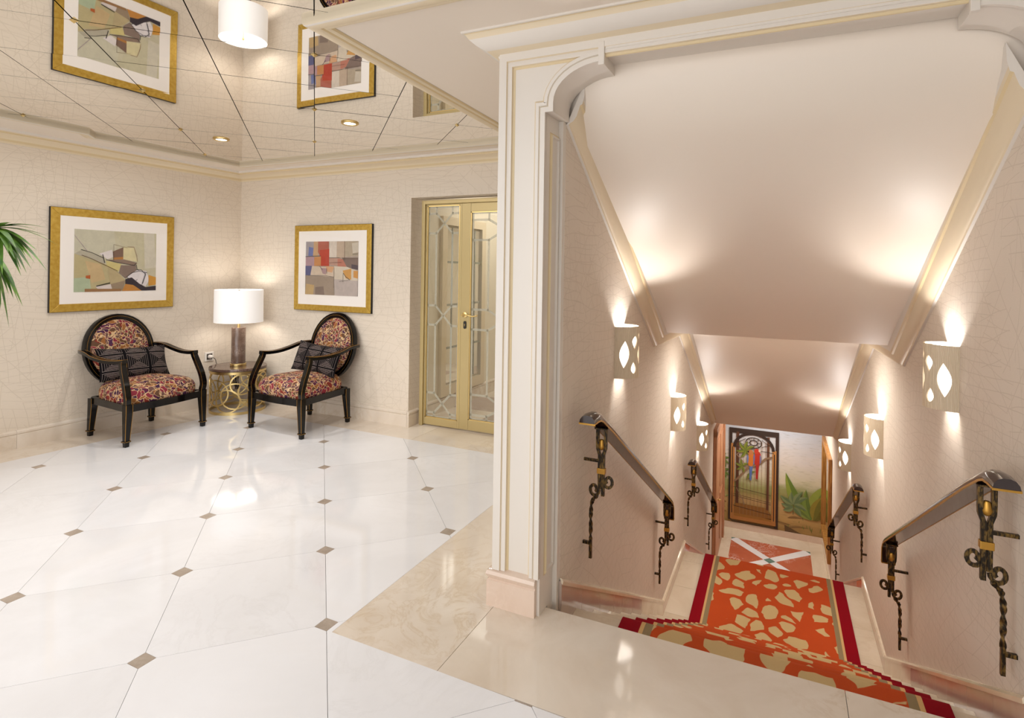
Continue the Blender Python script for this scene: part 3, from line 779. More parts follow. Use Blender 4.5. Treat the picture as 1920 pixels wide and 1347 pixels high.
# mural pixel -> local: x from 1349..1540 px, z from y
def mp_(u, v): return (XL+u*WM, v)
layer = [0]; MS = .742
def um(u): return .073+(u-.115)*1.06 if u < .6 else u
def poly(b, pts, col, dy=None):
    layer[0] += 1; y = -.0045-.00012*layer[0] if dy is None else dy
    c = srgb(*col)[:3]
    b.add([(XL+um(u)*WM, y, v*MS) for u, v in pts], [tuple(range(len(pts)))], 0, c)
def line(b, pts, w_, col):
    layer[0] += 1; y = -.0045-.00012*layer[0]; c = srgb(*col)[:3]
    P = [Vector((XL+um(u)*WM, v*MS)) for u, v in pts]
    L_, Rr_ = [], []
    for i, p in enumerate(P):
        t = P[min(i+1, len(P)-1)]-P[max(i-1, 0)]; t.normalize(); n = Vector((-t.y, t.x))*w_/2
        L_.append(p+n); Rr_.append(p-n)
    for i in range(len(P)-1):
        b.add([(q.x, y, q.y) for q in (L_[i], L_[i+1], Rr_[i+1], Rr_[i])], [(0, 1, 2, 3)], 0, c)
def leaf(b, u, v, ang, ln, wd_, c1, c2):
    # leaf in mural; u,v base; ang degrees ; metres
    bx = XL+um(u)*WM; v *= MS; ln *= .78; wd_ *= 1.15; cs, sn = cos(R(ang)), sin(R(ang)); pts1, pts2 = [], []
    for k in range(9):
        t = k/8; wv_ = wd_*sin(pi*t**.8)**.9 if 0 < t < 1 else 0; bend = .08*ln*sin(pi*t)
        X = lambda off: (bx+cs*ln*t-sn*(off+bend), v+sn*ln*t+cs*(off+bend))
        pts1.append(X(wv_)); pts2.append(X(-wv_)); 
        if k == 0: mid = []
        mid.append(X(0))
    def ad(pp, c):
        layer[0] += 1; y = -.0045-.00012*layer[0]
        for i in range(8):
            qd = [mid[i], mid[i+1], pp[i+1], pp[i]]
            b.add([(q_[0], y, q_[1]) for q_ in qd], [(0, 1, 2, 3)], 0, srgb(*c)[:3])
    ad(pts1, c1); ad(pts2, c2)
# sand shadows and grass
b = MB()
for (u, v, a, l) in ((.62, .05, 10, .5), (.7, .16, 170, .35), (.66, .30, 5, .3), (.03, .20, 5, .15), (.02, .30, 8, .14), (.04, .42, 5, .12)):
    leaf(b, u, v, a, l, .018, (150, 118, 70), (136, 104, 60))
poly(b, [(.64, .0), (.8, .0), (.66, .12), (.635, .14)], (96, 74, 44))
for i in range(26):
    u = rr.choice([rr.uniform(0, .07), rr.uniform(.64, 1)]); leaf(b, u, rr.uniform(.05, .35), rr.uniform(70, 110), rr.uniform(.05, .14), .004, (120, 130, 60), (104, 116, 52))
for i in range(30):
    leaf(b, rr.choice([rr.uniform(0, .09), rr.uniform(.62, .95)]), rr.uniform(.55, .85), rr.uniform(0, 180), rr.uniform(.04, .1), .012, (150, 164, 96), (136, 152, 88))
b.build('mural_ground_shadows', mural_m, mur, recalc=False)['kind'] = 'stuff'
# big leaves
b = MB()
for a, l, w_, u, c1, c2 in ((118, 1.02, .075, .885, (142, 160, 62), (104, 130, 50)), (70, .84, .10, .90, (150, 164, 70), (116, 136, 56)), (140, .62, .04, .885, (140, 154, 74), (108, 128, 58)),
                            (48, .50, .085, .90, (146, 120, 44), (112, 104, 36)), (100, .62, .05, .89, (124, 148, 64), (100, 124, 54)), (72, .55, .06, .905, (150, 136, 52), (120, 116, 44))):
    leaf(b, u, .34, a, l, w_, c1, c2)
for a, l, c in ((150, .30, 0), (35, .32, 1), (100, .26, 0), (170, .24, 1), (-20, .26, 0), (-50, .22, 1), (205, .22, 0), (60, .34, 1)):
    leaf(b, .72, .62 if l > .25 else .56, a, l, .035, (130, 146, 96), (102, 124, 82))
line(b, [(.715, .40), (.72, .62)], .012, (110, 104, 60))
for u, v in ((.045, 1.38), (.05, 1.12)):
    for a in (20, 60, 110, 150, -30, 200, 250, 300): leaf(b, u, v, a, .17, .02, (108, 130, 60), (84, 108, 44))
line(b, [(.0, 1.9), (.03, 1.7), (.08, 1.5), (.09, 1.2), (.06, .9)], .006, (150, 140, 110))
b.build('mural_plants', mural_m, mur, recalc=False)['kind'] = 'stuff'
# cage (frame, wires, branch, parrots)
b = MB()
fu0, fu1 = .115, .585; ft = 2.13
poly(b, [(fu0+.02, .05), (fu1-.01, .05), (fu1+.01, -.0+.02), (fu0+.04, .02)], (66, 46, 24))
poly(b, [(fu0+.05, .28), (fu1-.05, .20), (fu1-.02, .10), (fu0+.03, .13)], (156, 108, 44))
poly(b, [(fu0+.07, .46), (fu1-.1, .44), (fu1-.04, .22), (fu0+.04, .22)], (140, 96, 40))
for u0, u1, z0, z1, c in ((fu0, fu0+.03, .06, ft, (48, 30, 20)), (fu1-.03, fu1, .03, ft, (50, 30, 20)), (fu0, fu1, 2.02, ft, (46, 30, 22)),
                          (.185, .212, .45, 2.05, (84, 50, 30)), (.475, .50, .40, 2.0, (92, 54, 32)),
                          (fu0+.018, fu0+.055, .10, 1.78, (176, 120, 62)), (fu1-.06, fu1-.022, .08, 1.72, (182, 126, 66)), (fu0+.02, fu1-.02, .08, .16, (178, 120, 60)),
                          (fu0+.030, fu0+.038, .22, 1.7, (40, 26, 18)), (fu1-.045, fu1-.036, .18, 1.64, (40, 26, 18))):
    poly(b, [(u0, z0), (u1, z0), (u1, z1), (u0, z1)], c)
for k in range(9):
    u = .225+k*.034; line(b, [(u, .22), (u, 1.95-.02*abs(k-4))], .005, (150, 118, 84))
for z in (.78, .62, .58, .36): line(b, [(.16, z+.03), (.52, z-.05)], .007, (70, 52, 34))
ar = [(.165+.37*(.5-.5*cos(t)), 1.70+.34*sin(t)) for t in [pi*i/14 for i in range(15)]]
line(b, ar, .045, (44, 28, 20)); line(b, [(.16, 1.72), (.54, 1.66)], .009, (50, 34, 24))
for r0 in (.115, .055):
    line(b, [(.35+r0*cos(t)/WM, 1.84+r0*sin(t)) for t in [2*pi*i/18 for i in range(19)]], .014, (50, 34, 24))
for i in range(8): t = pi/4*i; line(b, [(.35+.055*cos(t)/WM, 1.84+.055*sin(t)), (.35+.115*cos(t)/WM, 1.84+.115*sin(t))], .008, (50, 34, 24))
for s_ in (-1, 1): line(b, [(.35+s_*.075, 1.92), (.35+s_*.16, 1.80), ], .008, (60, 40, 26)); line(b, [(.35+s_*.075, 1.76), (.35+s_*.16, 1.84)], .008, (60, 40, 26))
b.build('mural_cage', mural_m, mur, recalc=False)['kind'] = 'stuff'
b = MB()
line(b, [(.165, .93), (.20, 1.0), (.25, 1.14), (.30, 1.28), (.36, 1.34), (.42, 1.42), (.46, 1.52), (.53, 1.58)], .03, (140, 112, 84))
line(b, [(.29, 1.27), (.25, 1.40), (.19, 1.54), (.235, 1.64)], .018, (150, 122, 96)); line(b, [(.19, .80), (.22, .68), (.26, .52), (.27, .44)], .012, (140, 116, 90))
for a in (-60, -20, 30, 80, 130, 190, 240): leaf(b, .275, 1.66, a, .20, .022, (132, 138, 50), (100, 116, 40))
for a in (-80, 30, 100, 160, 220): leaf(b, .245, 1.30, a, .15, .018, (132, 138, 56), (104, 118, 44))
for a in (20, 250, 290): leaf(b, .31, 1.16, a, .14, .018, (132, 138, 56), (104, 118, 44))
b.build('mural_branch', mural_m, mur, recalc=False)['kind'] = 'stuff'
def parrot(u, v, body, wing, tail, head):
    b = MB(); S_ = lambda pts: [(u+x/WM, v+z) for x, z in pts]
    poly(b, S_([(-.02, -.02), (.03, -.02), (.01, -.36), (-.015, -.34)]), tail)
    poly(b, S_([(-.05, .05), (-.045, .16), (-.02, .24), (.02, .26), (.05, .22), (.055, .10), (.04, 0), (.01, -.05), (-.03, -.03)]), body)
    poly(b, S_([(-.06, .14), (-.045, .22), (-.03, .16), (-.035, .04), (-.05, .0)]), wing)
    poly(b, S_([(.035, .20), (.06, .14), (.055, .03), (.035, -.01), (.035, .08)]), wing)
    poly(b, S_([(-.045, .24), (-.04, .30), (-.01, .33), (.025, .31), (.035, .25), (.01, .21), (-.03, .21)]), head)
    return b
bb = parrot(.325, 1.36, (206, 120, 44), (110, 130, 176), (90, 120, 180), (190, 120, 70)); 
poly(bb, [(.29, 1.64), (.31, 1.67), (.305, 1.60)], (40, 34, 30)); bb.build('mural_parrot', mural_m, mur, recalc=False)
bb = parrot(.385, 1.40, (186, 50, 34), (120, 110, 150), (176, 44, 40), (196, 60, 40))
poly(bb, [(.40, 1.71), (.42, 1.68), (.405, 1.65), (.395, 1.68)], (226, 206, 180)); bb.build('mural_parrot', mural_m, mur, recalc=False)

# left wood door at the foot of the stairs, right framed mirror
d = empty('door_2', tuple(sw_(1, XLL, 8.85, ZB)), SAL, 'reddish wooden door and frame on left wall at stair foot', 'door', None, 'structure')
b = MB(); b.box(0, .05, -.62, -.50, 0, 2.02); b.box(0, .05, .62, .76, 0, 2.02); b.box(0, .05, -.62, .76, 1.94, 2.05); b.build('door_frame', wood_red, d, bevel=.006)
b = MB(); b.box(0, .026, -.49, .61, .01, 1.93); b.build('door_leaf', wood_red, d)
for y0_, y1_ in ((-.40, .0), (.12, .52)):
    b = MB(); b.box(.026, .036, y0_, y1_, .2, .9); b.box(.026, .036, y0_, y1_, 1.0, 1.8); b.build('door_panel', wood_red, d, bevel=.006)
b = MB(); b.tube([(.026, -.42, 1.0), (.07, -.42, 1.0)], .01, 8); b.lathe([(0, -.015), (.02, -.01), (.024, 0), (.02, .01), (0, .015)], 12, (.075, -.42, 1.0)); b.build('door_handle', brass, d, smooth=True)
m = empty('wall_mirror', tuple(sl(XR, 9.2, ZB+.32)), SA, 'tall golden wood framed mirror on right wall beside the mural', 'mirror')
hw_, hh_ = .62, 1.42
for pts in (((-hw_, 0), (hw_, 0), (hw_-.07, .07), (-hw_+.07, .07)), ((-hw_, hh_), (-hw_+.07, hh_-.07), (hw_-.07, hh_-.07), (hw_, hh_)), ((-hw_, 0), (-hw_+.07, .07), (-hw_+.07, hh_-.07), (-hw_, hh_)), ((hw_, 0), (hw_, hh_), (hw_-.07, hh_-.07), (hw_-.07, .07))):
    b = MB(); b.prism(pts, 0, -.045, mapf=lambda y, z, h: (h, y, z)); b.build('frame_side', wood_gold, m, bevel=.006)
b = MB(); b.box(-.012, 0, -hw_+.06, hw_-.06, .06, hh_-.06); b.build('mirror_glass', mirror_m, m)

# ------------------------------------------------------------------ wall sconces
def leafshape(cx, cz, w_, h_, skew=0, n=14, drop=0):
    pts = []
    for i in range(n):
        t = i/(n/2)
        if t <= 1: s_ = t; sd = 1
        else: s_ = 2-t; sd = -1
        k = sin(pi*(s_**(1+drop)))
        pts.append((cx+sd*k*w_/2+skew*(s_-.5), cz+(s_-.5)*h_))
    return pts
SR, SD, SH = .100, .112, .287
def sconce_shell():
    ang0, ang1 = -pi/2, pi/2
    arc = SR*pi
    holes = []
    # unrolled coordinate s in [0,arc] (s=0 nearest the camera side edge)
    lib = [(.050, .135, .052, .150, .006, 0), (.112, .200, .040, .075, .006, .35), (.104, .060, .036, .066, -.004, -.25), (.158, .128, .038, .112, -.004, 0), (.158, .235, .020, .040, .0, .2), (.205, .205, .036, .078, .0, .3), (.212, .070, .034, .066, 0, -.25), (.262, .135, .05, .150, -.006, 0)]
    for cx_, cz_, w_, h_, sk_, dr in lib: holes.append(leafshape(cx_, cz_, w_, h_, sk_, 16, dr))
    pts = []; edges = []
    nx, nz = 40, 24
    bd = [(arc*i/nx, 0) for i in range(nx)]+[(arc, SH*i/nz) for i in range(nz)]+[(arc*(1-i/nx), SH) for i in range(nx)]+[(0, SH*(1-i/nz)) for i in range(nz)]
    base = 0
    for ring in [bd]+holes:
        n = len(ring); pts += ring; edges += [(base+i, base+(i+1) % n) for i in range(n)]; base += n
    def inh(p, pad=0):
        return any(inside(Vector(p), [Vector(q) for q in h]) for h in holes)
    for i in range(1, nx):
        for j in range(1, 12):
            p = (arc*i/nx, SH*j/12)
            if not inh(p) and min(hypot(p[0]-q[0], p[1]-q[1]) for h in holes for q in h) > .004: pts.append(p)
    vo, eo, fo, _, _, _ = geometry.delaunay_2d_cdt([Vector(p) for p in pts], edges, [], 0, 1e-6)
    fo = [f for f in fo if not inh(((vo[f[0]].x+vo[f[1]].x+vo[f[2]].x)/3, (vo[f[0]].y+vo[f[1]].y+vo[f[2]].y)/3))]
    def mp3(p, off):
        a = -pi/2+p.x/arc*pi
        return ((SD-off)*cos(a), (SR-off)*sin(a), p.y)
    bm = bmesh.new(); V = [bm.verts.new(mp3(p, 0)) for p in vo]
    for f in fo:
        try: bm.faces.new([V[i] for i in f])
        except ValueError: pass
    bmesh.ops.recalc_face_normals(bm, faces=bm.faces)
    r = bmesh.ops.solidify(bm, geom=bm.faces[:], thickness=.006)
    me = bpy.data.meshes.new('shade'); bm.to_mesh(me); bm.free(); me.materials.append(sc_m)
    return me
shell_me = sconce_shell()
def sconce(x, y, z, sg, lab, first=[None]):
    """sg=+1: on left wall facing +x ; -1: right wall"""
    t = empty('wall_sconce', tuple(sw_(sg, x, y+SR, z-SH)), SAL if sg > 0 else SA+pi, lab, 'wall light', 'carved ceramic sconces along the stairs')
    if first[0] is None:
        sh = bpy.data.objects.new('shade', shell_me); COL.objects.link(sh); sh.parent = t
        b = MB(); n = 16; r1 = .010
        for rr_ in (0,):
            vs = []; 
            for i in range(n+1):
                a = -pi/2+pi*i/n
                for zz in (.012, SH-.012): vs.append(((SD-r1)*cos(a), (SR-r1)*sin(a), zz))
            b.add(vs, [(2*i, 2*i+2, 2*i+3, 2*i+1) for i in range(n)])
        df = b.build('glow_liner', liner_m, t, smooth=True, recalc=False)  # added glowing liner so the leaf cut-outs read as lit from within
        b = MB(); b.box(0, .008, -.045, .045, .02, SH-.03); bp = b.build('back_plate', white_p, t)
        b = MB(); b.lathe([(0, .08), (.016, .085), (.018, .12), (.016, .17), (0, .18)], 12, (.05, 0, 0)); bu = b.build('lamp_bulb', white_p, t, smooth=True)
        first[0] = [sh, df, bp]
        bpy.data.objects.remove(bu)
    else:
        for o in first[0]:
            c = o.copy(); COL.objects.link(c); c.parent = t
            if sg < 0: c.scale = (1, -1, 1)
    wp_ = sw_(sg, x+sg*.038, y+SR, z-.075)
    light('POINT', 'sconce_lamp', wp_, 7.4, (1, .975, .955), soft=.018)
    wp2 = sw_(sg, x+sg*.045, y+SR, z-SH+.05)
    light('SPOT', 'sconce_lamp_down', wp2, .9, (1, .92, .84), spot=R(110), blend=.6, soft=.02)
    return t
ys = [(2.96, 1.068), (4.771, .315), (6.608, -.374)]
posn = ['nearest', 'middle', 'farthest']
ysl = [(3.01, 1.066), (4.80, .317), (6.47, -.335)]
for (y, z), nm_ in zip(ysl, posn):
    sconce(XLL, y, z, 1, 'carved leaf cut-out sconce on left stair wall, the %s of three' % nm_)
for (y, z), nm_ in zip(ys, posn):
    sconce(XR, y, z, -1, 'carved leaf cut-out sconce on right stair wall, the %s of three' % nm_)

# ------------------------------------------------------------------ handrails
def bez(pts, n=6):
    """smooth polyline through pts (Catmull-Rom)"""
    P = [Vector(p) for p in pts]; P = [P[0]*2-P[1]]+P+[P[-1]*2-P[-2]]; out = []
    for i in range(1, len(P)-2):
        for k in range(n):
            t = k/n; a, b_, c, d = P[i-1], P[i], P[i+1], P[i+2]
            out.append(.5*((2*b_)+(-a+c)*t+(2*a-5*b_+4*c-d)*t*t+(-a+3*b_-3*c+d)*t**3))
    out.append(P[-2]); return out
def bracket(t, y, zr, sg):
    """y relative, zr underside of rail, x measured from wall, sg into room. local origin at wall, rail axis at x=sg*.09"""
    xo = .085*sg; yo = y
    h = bpy.data.objects.new('bracket', None); COL.objects.link(h); h.parent = t; h.location = (0, 0, 0)
    b = MB(); sq = lambda r: [(-r, -r), (r, -r), (r, r), (-r, r)]
    # fork, spread square to the wall
    for s_ in (-1, 1):
        b = MB(); X = xo+s_*sg*.0
        b.sweep([(xo+s_*.019, yo, zr), (xo+s_*.019, yo, zr-.075), (xo+s_*.018, yo, zr-.095), (xo+s_*.0085, yo, zr-.125), (xo+s_*.0085, yo, zr-.285-(.0 if s_*sg < 0 else .03))], sq(.0075), up=(0, 1, 0)); b.build('fork_prong', iron, h)
    b = MB(); b.box(xo-.03, xo+.03, yo-.022, yo+.022, zr-.003, zr+.003); b.build('fixing_flange', iron, h)
    # arms to wall
    for dz, r in ((-.155, .006), (-.545, .0065)):
        b = MB(); b.sweep([(0, yo, zr+dz), ((xo if dz > -.3 else xo*.44), yo, zr+dz)], sq(r), up=(0, 0, 1)); b.build('wall_arm', iron, h)
    for s_, dz in ((sg, -.245), (-sg, -.290)):      # room-side curl, then wall-side curl
        b = MB(); cx_ = xo+s_*.034
        pts = [(cx_-s_*(.008+.017*(1-k/20))*cos(k*.40), yo, zr+dz-(.008+.017*(1-k/20))*sin(k*.40)*1.3) for k in range(19)]
        b.sweep(pts, [(-.007, -.003), (.007, -.003), (.007, .003), (-.007, .003)], up=(0, 1, 0)); b.build('scroll', iron, h)
    b = MB()
    pth = bez([(xo-sg*.016, yo, zr-.318), (xo-sg*.030, yo, zr-.330), (xo-sg*.043, yo, zr-.352), (xo*.44, yo, zr-.40), (xo*.44, yo, zr-.46), (xo*.44, yo, zr-.525)], 8)
    b.sweep(pth, [(-.0085, -.0045), (.0085, -.0045), (.0085, .0045), (-.0085, .0045)], up=(1, 0, 0), twist=.34); 
    b.sweep([(xo*.44, yo, zr-.52), (xo*.44, yo, zr-.615)], sq(.0065), up=(1, 0, 0)); b.build('twisted_bar', iron, h, smooth=30)
    b = MB(); b.lathe([(0, .026), (.008, .024), (.012, .016), (.013, .004), (.016, -.006), (.013, -.017), (.006, -.024), (0, -.026)], 12, (xo, yo, zr-.078)); b.build('gilt_bud', gold_paint, h, smooth=True)
    b = MB(); b.box(xo-.0195, xo+.0195, yo-.012, yo+.012, zr-.212, zr-.186); b.build('gilt_collar', gold_paint, h, bevel=.002)
    return h
def handrail(xw, sg, y0, z0, y1, slope, lab, end_drop=.13):
    """underside path: level stub, slope, vertical drop ; (y0,z0) start of slope"""
    t = empty('handrail', tuple(sw_(sg, xw, y0, z0)), SAL if sg > 0 else SA, lab, 'handrail', 'lacquered handrails on the stair walls')
    xo = .085*sg; L_ = y1-y0; z1 = -slope*L_
    pth = [(xo, -.105, 0), (xo, -.06, .001), (xo, -.02, -.003), (xo, .02, -.018)]
    pth += [(xo, k, -slope*k) for k in [L_*i/10 for i in range(1, 10)]]
    pth += [(xo, L_-.03, z1+slope*.03), (xo, L_+.01, z1-.012), (xo, L_+.03, z1-.04), (xo, L_+.034, z1-.075), (xo, L_+.034, z1-end_drop)]
    w2 = .036
    sec = [(-w2, 0.003), (-w2, .010), (-w2*.93, .022), (-w2*.66, .035), (-w2*.25, .041), (w2*.25, .041), (w2*.66, .035), (w2*.93, .022), (w2, .010), (w2, 0.003)]
    # custom sweep with consistent frame in YZ plane
    def sw(sec, nmz, mat, caps=True, extra=None):
        b = MB(); P = [Vector(p) for p in pth]; n = len(P); k = len(sec); vs = []
        for i, p in enumerate(P):
            tg = (P[min(i+1, n-1)]-P[max(i-1, 0)]).normalized(); up = Vector((1, 0, 0)).cross(tg); up = up if up.z >= -.01 or tg.z < -.9 else -up
            if i == 0: s_ = .96
            else: s_ = 1
            if tg.z < -.7: up = Vector((0, -tg.z, tg.y)).normalized()
            for (x, y) in sec: vs.append(p+Vector((x*s_, 0, 0))+up*y*s_)
        f = [(i*k+q, i*k+(q+1) % k, (i+1)*k+(q+1) % k, (i+1)*k+q) for i in range(n-1) for q in range(k)]
        if caps: f += [tuple(range(k)), tuple((n-1)*k+q for q in range(k))]
        b.add(vs, f); return b.build(nmz, mat, t, smooth=35)
    sw(sec, 'rail', rail_l)
    g_ = .0035
    for s_ in (-1, 1):
        sw([(s_*w2-g_*.6, .002), (s_*w2-g_*.6, .009), (s_*w2+g_*.5, .009), (s_*w2+g_*.5, .002)], 'gilt_line', gold_paint)
    b = MB(); b.box(xo-w2-.001, xo+w2+.001, -.1065, -.1045, .0, .007); b.build('gilt_end_line', gold_paint, t); b = MB(); b.box(xo-w2, xo+w2, L_+.032, L_+.07, z1-end_drop-.002, z1-end_drop+.004); b.build('gilt_end_line', gold_paint, t)
    return t, y0, z0, slope
def rail_with_brackets(xw, sg, y0, z0, y1, slope, ybr, lab):
    t, y0, z0, s = handrail(xw, sg, y0, z0, y1, slope, lab)
    for yb_ in ybr: bracket(t, yb_-y0, -s*max(yb_-y0, 0), sg)
rail_with_brackets(XLL, 1, 2.39, .712, 4.27, .577, (2.51, 4.22), 'dark lacquered handrail on left wall of the upper flight')
rail_with_brackets(XR, -1, 2.235, .722, 3.95, .565, (2.30, 3.90), 'dark lacquered handrail on right wall of the upper flight')
rail_with_brackets(XLL, 1, 5.58, -.465, 7.56, .575, (5.63, 7.50), 'dark lacquered handrail on left wall of the lower flight')
rail_with_brackets(XR, -1, 5.42, -.415, 7.60, .575, (5.48, 7.53), 'dark lacquered handrail on right wall of the lower flight')

# ------------------------------------------------------------------ glass door in the back wall
dr = empty('door_1', (0, 0, 0), 0, 'gold framed double glass door with etched lattice beside the column', 'door', None, 'structure')
yd0, yd1 = 4.085, 4.125
b = MB()
b.box(-2.905, -2.872, yd0-.02, yd1, 0, 1.968); b.box(-2.872, -1.70, yd0-.02, yd1, 1.935, 1.968); b.box(-1.70, -1.66, yd0-.02, yd1, 0, 1.968); b.build('door_frame', alu, dr, bevel=.003)
def leafd(x0, x1, z0, z1, stl, str_, rb, rt, nme):
    b = MB(); b.box(x0, x0+stl, yd0, yd1, z0, z1); b.box(x1-str_, x1, yd0, yd1, z0, z1); b.box(x0+stl, x1-str_, yd0+.001, yd1-.001, z0, z0+rb); b.box(x0+stl, x1-str_, yd0+.001, yd1-.001, z1-rt, z1)
    lf = b.build(nme, alu, dr, bevel=.003)
    gx0, gx1, gz0, gz1 = x0+stl, x1-str_, z0+rb, z1-rt
    b = MB(); b.add([(gx0-.004, yd0+.018, gz0), (gx1+.004, yd0+.018, gz0), (gx1+.004, yd0+.018, gz1), (gx0-.004, yd0+.018, gz1)], [(0, 1, 2, 3)]); b.build('glass_pane', door_glass, lf, recalc=False)
    b = MB(); 
    for a_ in ((gx0, gx0+.008, gz0, gz1), (gx1-.008, gx1, gz0, gz1), (gx0, gx1, gz0, gz0+.008), (gx0, gx1, gz1-.008, gz1)): b.box(a_[0], a_[1], yd0+.004, yd0+.016, a_[2], a_[3])
    b.build('glazing_bead', brass, lf)
    W_, yy = gx1-gx0, yd0+.0145
    b = MB(); hwid = .0095
    def seg(a, c):
        A, C2 = Vector(a), Vector(c); d_ = (C2-A).normalized(); n_ = Vector((-d_.y, d_.x))*hwid; A = A-d_*hwid*.5; C2 = C2+d_*hwid*.5
        b.add([(q.x, yy, q.y) for q in (A+n_, C2+n_, C2-n_, A-n_)], [(0, 1, 2, 3)])
    U = lambda f: gx0+f*W_
    uL, uR = .27, .76; cX = .5*(uL+uR); dv = .085
    Xs = [gz1-.155, (gz0+gz1)/2-.03, gz0+.13]
    for zc in Xs:
        seg((U(uL), zc-dv), (U(uR), zc+dv)); seg((U(uL), zc+dv), (U(uR), zc-dv))
        for sz in (-1, 1):
            seg((U(0), zc+sz*dv), (U(uL), zc+sz*dv)); seg((U(uR), zc+sz*dv), (U(1), zc+sz*dv))
    for za, zb_ in ((gz1, Xs[0]+dv), (Xs[0]-dv, Xs[1]+dv), (Xs[1]-dv, Xs[2]+dv), (Xs[2]-dv, gz0)):
        for u in (uL, uR): seg((U(u), za), (U(u), zb_))
    for zz in (gz1-.01, gz0+.01): seg((U(0), zz), (U(1), zz))
    for uu_ in (.03, .97): seg((U(uu_), gz0), (U(uu_), gz1))
    b.build('etched_lattice', frost, lf, recalc=False)
    return lf
leafd(-2.872, -2.505, .01, 1.935, .012, .022, .062, .012, 'door_leaf')
lf = leafd(-2.505, -1.70, .012, 1.935, .085, .085, .085, .075, 'door_leaf')
b = MB(); hx, hz = -2.462, .985
b.lathe([(0, 0), (.024, .0), (.024, .008), (.010, .012), (.010, .05), (0, .05)], 16); 
for i, v_ in enumerate(b.v): b.v[i] = (hx+v_[0], yd0-v_[2], hz+v_[1])
b.sweep(bez([(hx-.004, yd0-.046, hz), (hx+.04, yd0-.05, hz+.004), (hx+.10, yd0-.05, hz-.006), (hx+.145, yd0-.046, hz+.002)], 5), [(.009*cos(2*pi*i/8), .006*sin(2*pi*i/8)) for i in range(8)]); b.build('door_handle', brass, lf, smooth=40)
b = MB(); pts = [(hx+.003+.013*cos(a), hz-.085+(.02 if sin(a) > 0 else -.02)+.013*sin(a)) for a in [2*pi*i/20 for i in range(20)]]
b.prism(pts, 0, .008, mapf=lambda x, z, h: (x, yd0-h, z)); b.build('key_escutcheon', blk, lf)
b = MB(); b.prism([(hx+.003+.004*cos(a), hz-.08+.004*sin(a)) for a in [2*pi*i/10 for i in range(10)]], .008, .010, mapf=lambda x, z, h: (x, yd0-h, z)); b.box(hx+.001, hx+.005, yd0-.010, yd0-.008, hz-.095, hz-.082); b.build('lock_cylinder', brass, lf)

# vestibule behind the glass door
b = MB(); b.box(-3.16, -3.0, 4.14, 7.0, 0, 2.4); structure(b.build('wall_vestibule_left', plain('vest_paint', srgb(232, 222, 202), .5)))
b = MB(); b.box(-1.1, -1.0, 4.14, 7.0, 0, 2.4); structure(b.build('wall_vestibule_right', MAT['vest_paint']))
b = MB(); b.box(-3.3, -1.0, 6.9, 7.0, 0, 2.4); structure(b.build('wall_vestibule_end', MAT['vest_paint']))
b = MB(); b.box(-3.3, -1.0, 4.14, 7.0, 2.3, 2.4); structure(b.build('ceiling_vestibule', ceil_m))
b = MB(); b.box(-3.3, -1.0, 4.2, 7.0, -.1, -.01); vf = structure(b.build('floor_vestibule', grout))
for i in range(4):
    for j in range(5):
        x0_, y0_ = -3.0+i*.5, 4.2+j*.55
        b = MB(); b.box(x0_+.001, x0_+.499, y0_+.001, y0_+.549, -.01, 0); b.build('floor_tile', (rosy_m if (i+j) % 4 == 1 else beige_m), vf)
b = MB(); b.strip([(-3.0, 4.14), (-3.0, 6.9)][::-1], sk_prof, lambda x, y, h: (x, y, h)); structure(b.build('baseboard_vestibule', beige_m))
d3 = empty('door_3', (-3.0, 4.92, 0), 0, 'second gold framed glass door seen through the first', 'door', None, 'structure')
b = MB()
for (y0_, y1_, z0_, z1_) in ((-.42, -.34, .14, 1.88), (.34, .42, .14, 1.88), (-.34, .34, .14, .24), (-.34, .34, 1.80, 1.88)): b.box(0, .035, y0_, y1_, z0_, z1_)
b.build('door_frame', cream_b, d3)
b = MB(); b.box(.006, .012, -.34, .34, .26, 1.78); b.build('glass_pane', mirror_m, d3)
b = MB()
for (a_, c_) in (((-.22, .3), (-.22, 1.74)), ((.22, .3), (.22, 1.74))): b.box(.013, .016, a_[0]-.01, a_[0]+.01, .26, 1.78)
for z_ in (.6, 1.02, 1.44): b.box(.013, .016, -.34, .34, z_-.01, z_+.01)
b.build('etched_lattice', frost, d3)
light('AREA', 'vestibule_light', (-2.2, 5.4, 2.25), 13, (1, .95, .86), (0, 0, 0), 1.2, 1.2)

# ------------------------------------------------------------------ pictures
def art_panel(name, W_, H_, polys, lines, parent, base):
    b = MB(); c0 = srgb(*base)[:3]
    b.add([(0, 0, 0), (W_, 0, 0), (W_, 0, H_), (0, 0, H_)], [(0, 1, 2, 3)], 0, c0)
    k = 0
    for pts, c in polys:
        k += 1; y = -.00015*k
        b.add([(u*W_, y, (1-v)*H_) for u, v in pts], [tuple(range(len(pts)))], 0, srgb(*c)[:3])
    for pts, w_, c in lines:
        k += 1; y = -.00015*k; P = [Vector((u*W_, (1-v)*H_)) for u, v in pts]
        for A, C2 in zip(P, P[1:]):
            d_ = (C2-A).normalized(); n_ = Vector((-d_.y, d_.x))*w_/2
            b.add([(q.x, y, q.y) for q in (A+n_, C2+n_, C2-n_, A-n_)], [(0, 1, 2, 3)], 0, srgb(*c)[:3])
    return b.build(name, art_m, parent, recalc=False)
